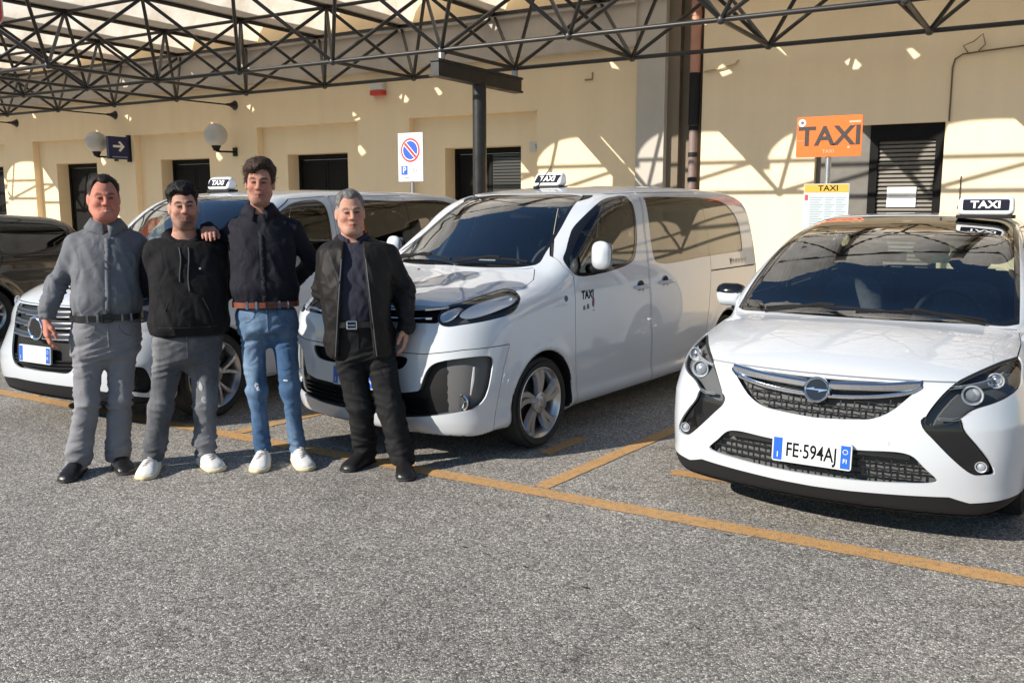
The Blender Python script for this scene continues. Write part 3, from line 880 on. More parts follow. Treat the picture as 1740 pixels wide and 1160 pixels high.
bots = [(k, y) for y in YB for k in range(K0, K1 + 1)] + [(k, YB[1] - AX) for k in ext]
tops = [(k, y) for y in YT for k in range(K0 - 1, K1 + 1)] + [(k, YT[2] - AX) for k in range(-8, -2)]
tset = {(k, round(y, 2)) for k, y in tops}; bset = {(k, round(y, 2)) for k, y in bots}
for k, y in bots:
    o = bpy.data.objects.new('bottom_node', ball_me); COL.objects.link(o); o.parent = can; o.location = Vector((bx(k), y, ZB)) - can.location
    if (k + 1, round(y, 2)) in bset: bar('bottom_chord', (bx(k), y, ZB), (bx(k + 1), y, ZB), .028)
    if (k, round(y - AX, 2)) in bset: bar('cross_chord', (bx(k), y, ZB), (bx(k), y - AX, ZB), .027)
    for dk in (-1, 0):
        for dy in (-AX / 2, AX / 2):
            yy = min(YT, key=lambda q: abs(q - (y + dy))) if y + dy > 7.5 else YT[2] - AX
            bar('diagonal', (bx(k), y, ZB), (tx(k + dk), yy, ZT), .025)
for k, y in tops:
    o = bpy.data.objects.new('top_node', ball_me); COL.objects.link(o); o.parent = can; o.location = Vector((tx(k), y, ZT)) - can.location
    if (k + 1, round(y, 2)) in tset: bar('top_chord', (tx(k), y, ZT), (tx(k + 1), y, ZT), .027)
    yn = [q for q in (YT[0], YT[1], YT[2], YT[2] - AX) if q < y - .1]
    if yn and (k, round(yn[0], 2)) in tset: bar('top_cross_chord', (tx(k), y, ZT), (tx(k), yn[0], ZT), .027)
for k in (-6, -4, -8):
    bar('tie_rod', (bx(k), 11.25, ZB), (bx(k) + (.33 if k != -8 else .3), D - .02, ZB - .03), .014)
    MB().lathe([(.02, -.20), (.03, -.12), (.07, -.02), (.09, 0), (0, 0)], 12, 'y', (bx(k) + .33 - X0, D - 10.365, ZB - .03)).build('wall_anchor', M['steel'], can, True)
# vaulted sheets
def roof_mat():
    m = bpy.data.materials.new('pale_roof_sheet'); m.use_nodes = True
    nt = m.node_tree
    for n in list(nt.nodes): nt.nodes.remove(n)
    o = N(nt, 'ShaderNodeOutputMaterial'); d = N(nt, 'ShaderNodeBsdfDiffuse'); t = N(nt, 'ShaderNodeBsdfTranslucent'); mx = N(nt, 'ShaderNodeMixShader')
    tc = N(nt, 'ShaderNodeTexCoord'); n1 = N(nt, 'ShaderNodeTexNoise', Scale=2.5, Detail=6.0, Roughness=.65); nt.links.new(tc.outputs['Object'], n1.inputs['Vector'])
    rp = N(nt, 'ShaderNodeValToRGB'); rp.color_ramp.elements[0].color = (.68, .62, .52, 1); rp.color_ramp.elements[0].position = .3
    rp.color_ramp.elements[1].color = (.93, .91, .86, 1); rp.color_ramp.elements[1].position = .65
    nt.links.new(n1.outputs[0], rp.inputs[0]); nt.links.new(rp.outputs[0], d.inputs[0]); nt.links.new(rp.outputs[0], t.inputs[0])
    mx.inputs[0].default_value = .60
    nt.links.new(d.outputs[0], mx.inputs[1]); nt.links.new(t.outputs[0], mx.inputs[2]); nt.links.new(mx.outputs[0], o.inputs[0])
    return m
RM = roof_mat()
def vault(y0, y1, seed):
    """one corrugated sheet; small holes added so sun dapples reach the wall"""
    rg_ = random.Random(seed)
    m = MB(); n = 20; hw_ = AX / 2 - .03
    pr = [(hw_ * math.copysign(abs(t) ** .9, t), .46 * (1 - abs(t) ** 2.6) ** .62) for t in np.linspace(-1, 1, n + 1)]
    ys = np.linspace(y0, y1, 26); w = n + 1
    V = [(p, y, q + .006 * math.sin(i * 1.9)) for i, y in enumerate(ys) for p, q in pr]
    holes = {(rg_.randrange(3, 25), rg_.randrange(2, n - 2)) for _ in range(3)}  # random openings, added for the sun patches they cast on the wall
    for i, j in holes:
        for a_, b_ in ((i, j), (i, j+1), (i+1, j), (i+1, j+1)):
            x_, y_, z_ = V[a_*w+b_]; V[a_*w+b_] = (x_ + rg_.uniform(-.03, .03), y_ + rg_.uniform(-.05, .05), z_)
    F = [[i*w+j, i*w+j+1, (i+1)*w+j+1, (i+1)*w+j] for i in range(len(ys) - 1) for j in range(n) if (i, j) not in holes]
    m.poly(V, F)
    me = m.mesh('vault', True, 0, 60); me.materials.append(RM)
    return me
vas = [vault(8.38, D + .04, q) for q in (3, 8, 15, 21)]; vbs = [vault(8.38 - AX, D + .04, q) for q in (5, 9)]
gut = MB(); gut.box((-.085, 8.36, -.03), (.085, D + .03, .05)); gut_a = gut.mesh('gutter'); gut_a.materials.append(M['cornice'])
gut = MB(); gut.box((-.085, 8.36 - AX, -.03), (.085, D + .03, .05)); gut_b = gut.mesh('gutter'); gut_b.materials.append(M['cornice'])
for k in range(K0, K1 + 1):
    o = bpy.data.objects.new('roof_sheet', vbs[k % 2] if k in ext else vas[k % 4]); COL.objects.link(o); o.parent = can; o.location = Vector((bx(k), 0, ZT + .09)) - Vector((can.location.x, can.location.y, 0))
for k in range(K0 - 1, K1 + 1):
    o = bpy.data.objects.new('gutter', gut_b if k in range(-8, -2) else gut_a); COL.objects.link(o); o.parent = can; o.location = Vector((tx(k), 0, ZT + .06)) - Vector((can.location.x, can.location.y, 0))
MB().box((bx(K0) - X0, D - .26 - 10.365, ZT - .02), (-5.3 - X0, D - .02 - 10.365, ZT + .03)).build('wall_plate', M['steel'], can)

cl = empty('canopy_column', (X0 - .02, 10.365, .12), 0, 'black steel T-shaped column holding up the canopy behind the middle van', 'column')
MB().tube([(0, 0, 0), (0, 0, 3.10)], .092, 20).build('post', M['steel'], cl, True)
be = MB()
be.box((-.075, -1.02, 3.07), (.075, 1.02, 3.10)).box((-.075, -1.02, 3.25), (.075, 1.02, 3.28)).box((-.06, -1.0, 3.10), (.06, 1.0, 3.25))
be.build('beam', M['steel'], cl)
for s in (-1, 1):
    MB().tube([(.02, s * .885, 3.28), (.02, s * .885, 3.36)], .045, 10).build('bearing', M['zinc'], cl, True)
MB().lathe([(0, 0), (.2, 0), (.2, .02), (0, .02)], 16, 'z').build('base_plate', M['steel'], cl)
# red sign hanging at the front of the canopy, only its edge in the picture
rs = empty('hanging_sign', (-11.32, 6.45, 4.02), R(50), 'rounded red sign with a pale edge at the top left corner', 'sign')
MB().prism(rrect(-.50, -.24, .22, .35, .10), -.05, .05, 'xz').build('panel', mat('red_panel', (.62, .03, .02), .4), rs, bevel=.01)
MB().prism(rrect(-.51, -.25, .23, .36, .11), -.03, .03, 'xz').build('pale_edge', mat('pale_edge', (.6, .5, .48), .5), rs)
MB().tube([(-.2, 0, .34), (-.2, 0, .60)], .015, 6).build('hanger', M['steel'], rs)
# ------------------------------------------------------------------ vehicles: panels are cut out of the body field
def region_sdf(P, proj, poly, cond=None):
    ax = np.abs(P[:, 0])
    a, b = {'front': (ax, P[:, 2]), 'side': (P[:, 1], P[:, 2]), 'diag': (ax + P[:, 1], P[:, 2]), 'top': (ax, P[:, 1])}[proj]
    out = np.full(len(P), 1.0)
    poly = np.asarray(poly, float)
    lo = poly.min(0) - .12; hi = poly.max(0) + .12
    m = (a > lo[0]) & (a < hi[0]) & (b > lo[1]) & (b < hi[1])
    if m.any(): out[m] = polysdf(poly, a[m], b[m])
    if cond is not None: out = np.maximum(out, cond(P))
    return out

def rim_of(V, T, Nn, depth):
    """walls dropped inward from the open edge of a panel"""
    E = np.concatenate([T[:, [0, 1]], T[:, [1, 2]], T[:, [2, 0]]])
    key = np.sort(E, 1)
    un, inv, cnt = np.unique(key, axis=0, return_inverse=True, return_counts=True)
    E = E[cnt[inv.ravel()] == 1]
    a, b = E[:, 0], E[:, 1]
    P = np.concatenate([V[b], V[a], V[a] - Nn[a] * depth, V[b] - Nn[b] * depth])
    n = len(E)
    out = np.cross(V[b] - V[a], Nn[a] + Nn[b])
    out /= np.maximum(np.linalg.norm(out, axis=1, keepdims=True), 1e-9)
    F = np.stack([np.arange(n), np.arange(n) + n, np.arange(n) + 2 * n, np.arange(n) + 3 * n], 1)
    return P, F, np.concatenate([out] * 4)

def panel(name, V, T, Nn, mat_, parent, inset=0.0, rim=0.0):
    used = np.unique(T)
    re = np.full(len(V), -1); re[used] = np.arange(len(used))
    v = V[used] - Nn[used] * inset; n = Nn[used]; t = re[T]
    if rim > 0:
        rp, rf, rn = rim_of(v, t, n, rim)
        b = len(v)
        v = np.vstack([v, rp]); n = np.vstack([n, rn])
        t = np.concatenate([t, b + rf[:, [0, 1, 2]], b + rf[:, [0, 2, 3]]])
    return add(name, new_mesh(name, v, t, True, n), mat_, parent)

def shell(body, h, regions, paint, parent, lo, hi):
    """regions: list of dicts(name, proj, poly, cond, mat, inset, rim, gap, trim, parts)"""
    V, Q = snet(body, lo, hi, h)
    T = tris_of(Q); lab = np.zeros(len(T), int)
    # wheel wells and underside first
    ax = np.abs(V[:, 0]); w = body.hw(V[:, 1], V[:, 2])
    s = np.full(len(V), 1.0)
    for yw in body.wheels:
        r = np.hypot(V[:, 1] - yw, V[:, 2] - body.wr)
        s = np.minimum(s, np.maximum(r - body.arch - .006, ax - w + .006))
    V, T, lab = cut(V, T, lab, s, [0], 900, body)
    g = fgrad(body, V); g /= np.maximum(np.linalg.norm(g, axis=1, keepdims=True), 1e-9)
    c = V[T].mean(1); gn = g[T].mean(1)
    lab[(lab == 0) & (gn[:, 2] < -.75) & (c[:, 2] < .45)] = 901
    for i, rg in enumerate(regions):
        L = 10 * (i + 1)
        tgt = [10 * (regions.index(q) + 1) for q in regions[:i] if q['name'] in rg.get('within', ())] + ([0] if rg.get('onbody', True) else [])
        sd = region_sdf(V, rg['proj'], rg['poly'], rg.get('cond'))
        gap = rg.get('gap', 0)
        V, T, lab = cut(V, T, lab, sd, tgt, L + 1 if gap else L, body)
        if gap:
            sd = region_sdf(V, rg['proj'], rg['poly'], rg.get('cond'))
            V, T, lab = cut(V, T, lab, sd + gap, [L + 1], L, body)
    Nn = fgrad(body, V, .004); Nn /= np.maximum(np.linalg.norm(Nn, axis=1, keepdims=True), 1e-9)
    out = {}
    out['body'] = panel('body', V, T[lab == 0], Nn, paint, parent, 0, .012)
    cw = V[T].mean(1)
    for yw in body.wheels:
        for sg in (1, -1):
            q = (lab == 900) & (np.abs(cw[:, 1] - yw) < 1.0) & (cw[:, 0]*sg > 0)
            if q.any(): panel('wheel_well', V, T[q], Nn, M['plastic'], parent)
    if (lab == 901).any(): panel('underbody', V, T[lab == 901], Nn, M['plastic'], parent)
    for i, rg in enumerate(regions):
        L = 10 * (i + 1)
        own = parent
        for sgn in ((1, -1) if rg.get('split', True) else (0,)):
            cx = V[T].mean(1)[:, 0]
            m = lab == L
            mg = lab == L + 1
            if sgn: m &= cx * sgn > 0; mg &= cx * sgn > 0
            if not m.any(): continue
            par = parent
            if rg.get('under'): par = out.get((rg['under'], sgn), parent) or parent
            o = panel(rg['name'], V, T[m], Nn, rg['mat'], par, rg.get('inset', 0), rg.get('rim', .012))
            out[(rg['name'] if 'key' not in rg else rg['key'], sgn)] = o
            if mg.any():
                panel(rg.get('gapname', 'shut_line'), V, T[mg], Nn, rg.get('gapmat', M['dark_gap']), o if rg.get('under') is None else par, rg.get('gapinset', .010), 0.0)
    return out, V, T, lab, Nn

def lining(body, regions, parent, lo, hi, off=.05, h=.05):
    f = lambda x, y, z: body(x, y, z) + off
    V, Q = snet(f, lo, hi, h)
    c = V[Q].mean(1)
    keep = np.ones(len(Q), bool)
    for rg in regions:
        if rg.get('clear'):
            keep &= region_sdf(c, rg['proj'], rg['poly'], rg.get('cond')) > -.01
    Q = Q[keep][:, ::-1]
    return add('cabin_lining', new_mesh('cabin_lining', V, np.ascontiguousarray(Q)), M['lining'], parent)

def seat_row(parent, xs, y, z, wide=.46, hh=.62, head=True):
    for x in xs:
        f = lambda X, Y, Z: smin(
            smax(smax(np.abs(X - x) - wide/2, np.abs(Y - y - .02) - .25, .12), np.abs(Z - z) - .09, .12),
            smax(smax(np.abs(X - x) - wide/2 + .03*smoothstep(z+.3, z+.6, Z), np.abs((Y - y - .28) - (Z - z) * .28) - .07, .1), np.abs(Z - z - hh/2) - hh/2, .14), .06)
        V, Q = snet(f, (x-.4, y-.4, z-.25), (x+.4, y+.8, z+1.0), .035)
        s = add('seat', new_mesh('seat', V, Q), M['seat'], parent)
        if head:
            g = lambda X, Y, Z: np.sqrt(((X-x)/.135)**2 + ((Y-y-.47)/.06)**2 + ((Z-z-hh-.13)/.10)**2 + 1e-9)*.08 - .08
            V, Q = snet(g, (x-.25, y+.3, z+hh-.05), (x+.25, y+.65, z+hh+.3), .025)
            add('headrest', new_mesh('headrest', V, Q), M['seat'], s)

def steering_wheel(parent, x, y, z, r=.185):
    m = MB()
    pts = [(x + r*math.cos(t), y - .0 + r*math.sin(t)*.35, z + r*math.sin(t)*.93) for t in np.linspace(0, 2*math.pi, 33)]
    m.tube(pts, .016, 8, cap=False)
    m.box((x-.17, y-.025, z-.03), (x+.17, y+.0, z+.02))
    m.lathe([(0, .03), (.07, .02), (.075, -.02), (0, -.03)], 14, 'y', (x, y - .02, z))
    return m.build('steering_wheel', M['dash'], parent, True)

def dashboard(parent, body, y0, y1, z0, z1, w):
    f = lambda X, Y, Z: smax(smax(np.abs(X) - w, np.abs(Y - (y0+y1)/2) - (y1-y0)/2, .1), np.maximum(z0 - Z, Z - z1 - (Y-y0)*-.05), .10)
    V, Q = snet(f, (-w-.1, y0-.1, z0-.1), (w+.1, y1+.1, z1+.15), .035)
    return add('dashboard', new_mesh('dashboard', V, Q), M['dash'], parent)

def wheel(parent, x, y, r, rim_r, width, side, kind, spokes):
    """one wheel, its outer face at x"""
    s = side
    wo = empty('wheel'); wo.parent = parent; wo.location = (x, y, r)
    for k in ('label', 'category'):
        if k in wo: del wo[k]
    t = MB(); w = width
    sw = r - rim_r
    prof = [(rim_r-.012, -w*.96), (rim_r+sw*.35, -w*1.0), (r-.03, -w*.98), (r-.008, -w*.88), (r, -w*.7), (r, -w*.3), (r-.008, -w*.10),
            (r-.03, -.012), (r-sw*.45, .004), (rim_r+.014, -.002), (rim_r-.004, -.012), (rim_r-.012, -w*.96)]
    t.lathe([(a, b * s) for a, b in prof], 48, 'x')
    t.build('tyre', M['rubber'], wo, True, angle=50)
    rm = MB()
    rp = [(rim_r-.012, -w*.95), (rim_r-.025, -w*.9), (rim_r-.05, -w*.6), (rim_r-.035, -.05), (rim_r-.018, -.02), (rim_r-.002, -.006), (rim_r+.006, -.010), (rim_r-.004, -.03)]
    rm.lathe([(a, b * s) for a, b in rp], 48, 'x')
    rim = rm.build('rim', M['alloy'], wo, True, angle=60)
    d = MB(); d.lathe([(.0, -.075*s), (rim_r*.82, -.075*s), (rim_r*.84, -.085*s), (0, -.095*s)], 32, 'x')
    d.build('brake_disc', M['alloy_dark'], rim, True)
    sp = MB()
    R0, R1 = .055, rim_r - .012
    for k in range(spokes):
        a0 = 2*math.pi*k/spokes + .2
        if kind == 'twist':
            pair = ((-.13, -.20, .60), (.13, .10, .60))
        elif kind == 'y':
            pair = ((-.04, -.30, .42), (.04, .30, .42))
        else:
            pair = ((0, 0, 1.0),)
        for d0, d1, wd in pair:
            sec = []
            for i in range(5):
                q = i / 4; rr = R0 + (R1 - R0) * q
                an = a0 + d0 + (d1 - d0) * q + (.25 * q * q if kind == 'twist' else 0)
                hw_ = (.028 + .018 * q) * wd + .004
                dep = (-.022 + .012 * q) * 1.0
                cx, sx = math.cos(an), math.sin(an)
                sec.append([(dep*s - .030*s, rr*cx + hw_*sx, rr*sx - hw_*cx), (dep*s, rr*cx + hw_*.62*sx, rr*sx - hw_*.62*cx),
                            (dep*s, rr*cx - hw_*.62*sx, rr*sx + hw_*.62*cx), (dep*s - .030*s, rr*cx - hw_*sx, rr*sx + hw_*cx)])
            F = []
            for i in range(4):
                for j in range(4):
                    F.append([i*4+j, i*4+(j+1) % 4, (i+1)*4+(j+1) % 4, (i+1)*4+j])
            F += [[0, 1, 2, 3], [16, 17, 18, 19]]
            sp.poly([p for q in sec for p in q], F)
    sp.build('spokes', M['alloy'] , rim, False)
    hb = MB(); hb.lathe([(0, .002*s), (.026, .0), (.032, -.006*s), (.07, -.012*s), (.075, -.035*s)], 20, 'x')
    for k in range(5):
        an = 2*math.pi*k/5
        hb.lathe([(0, -.002*s), (.009, -.003*s), (.010, -.02*s)], 8, 'x', (0, .053*math.cos(an), .053*math.sin(an)))
    hb.build('hub_cap', M['alloy'], rim, True)
    return wo

def front_strip(body, pts, half_h, proud, name, mat_, parent, thick=.02):
    """a bar that follows the nose: pts = (x, z) polyline"""
    P = spline(pts, False, 6)
    y = body.front_y(P[:, 0], P[:, 1])
    sec = [(-half_h, 0), (-half_h*.5, -proud), (half_h*.5, -proud), (half_h, 0), (half_h, thick), (-half_h, thick)]
    V = []; F = []
    for i in range(len(P)):
        for dz, dy in sec: V.append((P[i, 0], y[i] + dy, P[i, 1] + dz))
    n = len(sec)
    for i in range(len(P) - 1):
        for k in range(n): F.append([i*n+k, i*n+(k+1) % n, (i+1)*n+(k+1) % n, (i+1)*n+k])
    F += [list(range(n)), [(len(P)-1)*n + k for k in range(n)]]
    m = MB(); m.poly(V, F)
    return m.build(name, mat_, parent, True, angle=30)

def honeycomb(body, poly, dx, dz, depth, name, mat_, parent, proud=.004, stagger=True):
    """the links of a grille mesh inside an outline, on the nose surface set back by depth"""
    poly = np.asarray(poly, float)
    full = np.vstack([poly, (poly * [-1, 1])[::-1]]) if poly[:, 0].min() >= -1e-6 else poly
    x0, x1 = full[:, 0].min(), full[:, 0].max(); z0, z1 = full[:, 1].min(), full[:, 1].max()
    seg = []
    row = 0; z = z0
    while z < z1:
        n = int((x1 - x0) / dx) + 1
        off = dx/2 if (row % 2 and stagger) else 0
        for i in range(-1, n + 1):
            x = x0 + i*dx + off
            seg.append(((x, z), (x + dx*.5, z + dz*.12))); seg.append(((x + dx*.5, z + dz*.12), (x + dx, z)))
            seg.append(((x, z), (x, z + dz)))
        row += 1; z += dz
    S = np.array(seg)
    mid = S.mean(1)
    ins = polysdf(full, mid[:, 0], mid[:, 1]) < -.006
    S = S[ins]
    ya = body.front_y(S[:, 0, 0], S[:, 0, 1]) + depth; yb = body.front_y(S[:, 1, 0], S[:, 1, 1]) + depth
    m = MB()
    for (a, b), p, q in zip(S, ya, yb):
        if abs(p - q) > .15: continue
        m.tube([(a[0], p, a[1]), (b[0], q, b[1])], .0045, 4)
    return m.build(name, mat_, parent)

def number_plate(parent, txt, loc, rz=0, w=.36):
    r = empty('number_plate'); r.parent = parent; r.location = loc; r.rotation_euler = (R(-4), 0, rz)
    fr = MB(); fr.prism(rrect(-w/2-.008, -.063, w/2+.008, .063, .012), 0, .014, 'xz').build('plate_frame', mat('plate_frame_grey', (.55, .56, .57), .4), r, False)
    MB().prism(rrect(-w/2, -.055, w/2, .055, .008), -.0025, .001, 'xz').build('plate', M['plate_white'], r)
    for s in (-1, 1):
        x0, x1 = sorted((s*w/2, s*(w/2 - .042)))
        MB().box((x0, -.0040, -.0545), (x1, -.0026, .0545)).build('blue_band', M['plate_blue'], r)
    text('lettering', txt, .098, M['ink'], r, (0, -.0036, -.002), bold=.0012, width=.68)
    text('lettering', 'I', .04, M['white_ink'], r, (-w/2+.021, -.0050, -.03))
    text('lettering', 'FI', .03, M['white_ink'], r, (w/2-.021, -.0050, -.02))
    rg = MB(); rg.tube([(w/2-.021+.011*math.cos(t), -.0046, .025+.011*math.sin(t)) for t in np.linspace(0, 2*math.pi, 17)], .0016, 4)
    rg.build('ring_mark', M['white_ink'], r)
    return r

def roof_taxi_sign(loc, rz, label, style, tilt=0):
    """lit box on a van or car roof; a thing of its own that sits on the roof"""
    t = empty('taxi_roof_sign', loc, rz, label, 'taxi sign', 'taxi signs on the vehicle roofs')
    w, h, d = (.335, .130, .12) if style == 'square' else (.285, .120, .12)
    top = .90 if style == 'square' else .93
    f = lambda x, y, z: smax(smax(np.abs(x - (.10*(z-h/2) if style != 'square' else 0)) - w/2 + .10*(z/h)*w*.5*.35, np.abs(y) - d/2 + .22*z, .03), np.abs(z - h/2) - h/2, .045)
    V, Q = snet(f, (-w, -d, -.04), (w, d, h+.06), .008)
    add('box', new_mesh('box', V, Q), M['sign_white'], t)
    b = MB(); b.prism(rrect(-w/2*1.02, -d/2*1.0, w/2*1.02, d/2*1.0, .02), -.018, .006, 'xy'); b.build('base', M['plastic'], t, bevel=.003)
    for sy in (-1, 1):
        # the face leans with the box
        zc = h*.54
        yy = -d/2 + .22*zc - .004
        lean = math.atan(.22)
        pn = MB()
        if style == 'square':
            pn.prism(rrect(-w*.40, -h*.27, w*.40, h*.27, .008), -.003, .004, 'xz')
        else:
            pn.prism([(-w*.40-.012, -h*.26), (w*.34, -h*.26), (w*.40+.014, h*.26), (-w*.34, h*.26)], -.003, .004, 'xz')
        holder = pn.build('face_panel', M['sign_navy'], t)
        holder.location = (0, yy*-sy*-1 if sy < 0 else -yy, zc)
        holder.location = (0, yy if sy < 0 else -yy, zc)
        holder.rotation_euler = (-lean if sy < 0 else lean, 0, 0 if sy < 0 else 0)
        if sy > 0: holder.rotation_euler = (-lean, 0, math.pi)
        text('lettering', 'TAXI', h*.50, M['white_ink'], holder, (0, -.0042, -.002), bold=.0018, width=1.22 if style == 'square' else 1.15, shear=0 if style == 'square' else .25)
    return t

def mirror(parent, body, x, y, z, s, paint, sz=(.11, .085, .105), cap=False):
    r = empty('door_mirror'); r.parent = parent
    f = lambda X, Y, Z: smax(np.sqrt(((X-x)/sz[0])**2 + ((Y-y)/sz[1])**2 + ((Z-z)/sz[2])**2 + 1e-9)*.09 - .09 + .02*0, Y - y - .035, .02)
    def g(X, Y, Z):
        tap = 1 - .22*smoothstep(-.02, -sz[1], Y - y)
        a = smax(np.abs(X-x)/tap - sz[0]*.92, np.abs(Z-z)/tap - sz[2]*.92, .07)
        return smax(a, smax(-(Y - y + sz[1]), Y - y - .03, .02), .055)
    V, Q = snet(g, (x-.25, y-.2, z-.25), (x+.25, y+.2, z+.25), .012)
    add('mirror_shell', new_mesh('mirror_shell', V, Q), paint, r)
    if cap:
        f2 = lambda X, Y, Z: smax(g(X, Y, Z) - .003, z + .012 - Z, .006)
        V, Q = snet(f2, (x-.25, y-.2, z-.05), (x+.25, y+.2, z+.25), .012)
        add('mirror_cap', new_mesh('mirror_cap', V, Q), M['gloss_black'], r)
    a = MB(); xi = body.side_x([y+.06], [z-.10])[0] * s - .015*s
    a.tube([(x - .02*s, y+.0, z-.07), (xi*.5+x*.5-.02*s, y+.03, z-.10), (xi, y+.06, z-.10)], [.03, .028, .035], 10)
    a.build('mirror_arm', M['plastic'], r, True)
    MB().prism(rrect(x-sz[0]*.78, z-sz[2]*.8, x+sz[0]*.78, z+sz[2]*.8, .03), y+.031, y+.034, 'xz').build('mirror_glass', M['chrome'], r)
    return r

def handle(parent, body, y, z, s, paint, L=.20):
    x = body.side_x([y], [z])[0] * s
    m = MB()
    m.tube([(x-.004*s, y-L/2, z), (x+.028*s, y-L/2+.03, z), (x+.032*s, y, z+.002), (x+.028*s, y+L/2-.03, z), (x-.004*s, y+L/2, z)], [.013, .015, .016, .015, .013], 8)
    h_ = m.build('door_handle', paint, parent, True)
    c = MB(); c.lathe([(0, .0005), (.045, .0005), (.05, .002)], 20, 'x', (x + .0012*s, y - .01, z)); c.build('handle_cup', M['plastic'], h_)
    return h_

def wiper(parent, body, a, b, off=.018):
    n = 9
    xs = np.linspace(a[0], b[0], n); ys = np.linspace(a[1], b[1], n)
    zs = body.top_z(xs, ys)
    m = MB(); m.tube([(x, y - off*.5, z + off) for x, y, z in zip(xs, ys, zs)], .009, 6)
    m.tube([(xs[0], ys[0]-.03, zs[0]+.0), (xs[4], ys[4]-.012, zs[4]+off+.014), (xs[5], ys[5]-.012, zs[5]+off+.01)], .010, 6)
    return m.build('wiper', M['plastic'], parent, True)
def place(key, name, label, cat, group=None):
    x, y, r = PLACE[key]
    return empty(name, (x, y, 0), R(-r), label, cat, group)

def on_car(key, p):
    x, y, r = PLACE[key]; r = R(-r)
    return (x + p[0]*math.cos(r) - p[1]*math.sin(r), y + p[0]*math.sin(r) + p[1]*math.cos(r), p[2])

SMO = lambda pts, corner=(): spline(pts, True, 6, corner)
nearside = lambda P: .45 - np.abs(P[:, 0])
fore = lambda lim: (lambda P: P[:, 1] - lim)
aft = lambda lim: (lambda P: lim - P[:, 1])

def lamp_internals(body, lens_poly, parent, bowls, depth=.07, dark=None):
    """housing behind the clear lens and the bowls in it; bowls = (x, z, radius, material)"""
    for s in (1, -1):
        for x, z, r, kind in bowls:
            y = float(body.front_y([x], [z])[0])
            m = MB()
            yc = y + r*.9
            m.lathe([(r*1.25, -r*.5), (r*1.18, -r*.62), (r*1.02, -r*.5), (r*.95, 0), (r*.6, r*.5), (0, r*.6)], 24, 'y', (x*s, yc, z))
            b_ = m.build('lamp_bowl', M['reflector'], parent, True)
            l = MB(); l.lathe([(r*.86, r*.1), (r*.8, -r*.15), (r*.55, -r*.38), (0, -r*.5)], 24, 'y', (x*s, yc, z))
            l.build('projector_lens', mat('lamp_glass_ball', (.30, .33, .37), .04, spec=.9, coat=1.0) if kind == 'ball' else M['chrome'], b_, True)

def inset_panel(body, V, T, lab, Nn, L, depth, name, mat_, parent):
    for s in (1, -1):
        m = (lab == L) & (V[T].mean(1)[:, 0]*s > 0)
        if m.any(): panel(name, V, T[m], Nn, mat_, parent, depth, 0)

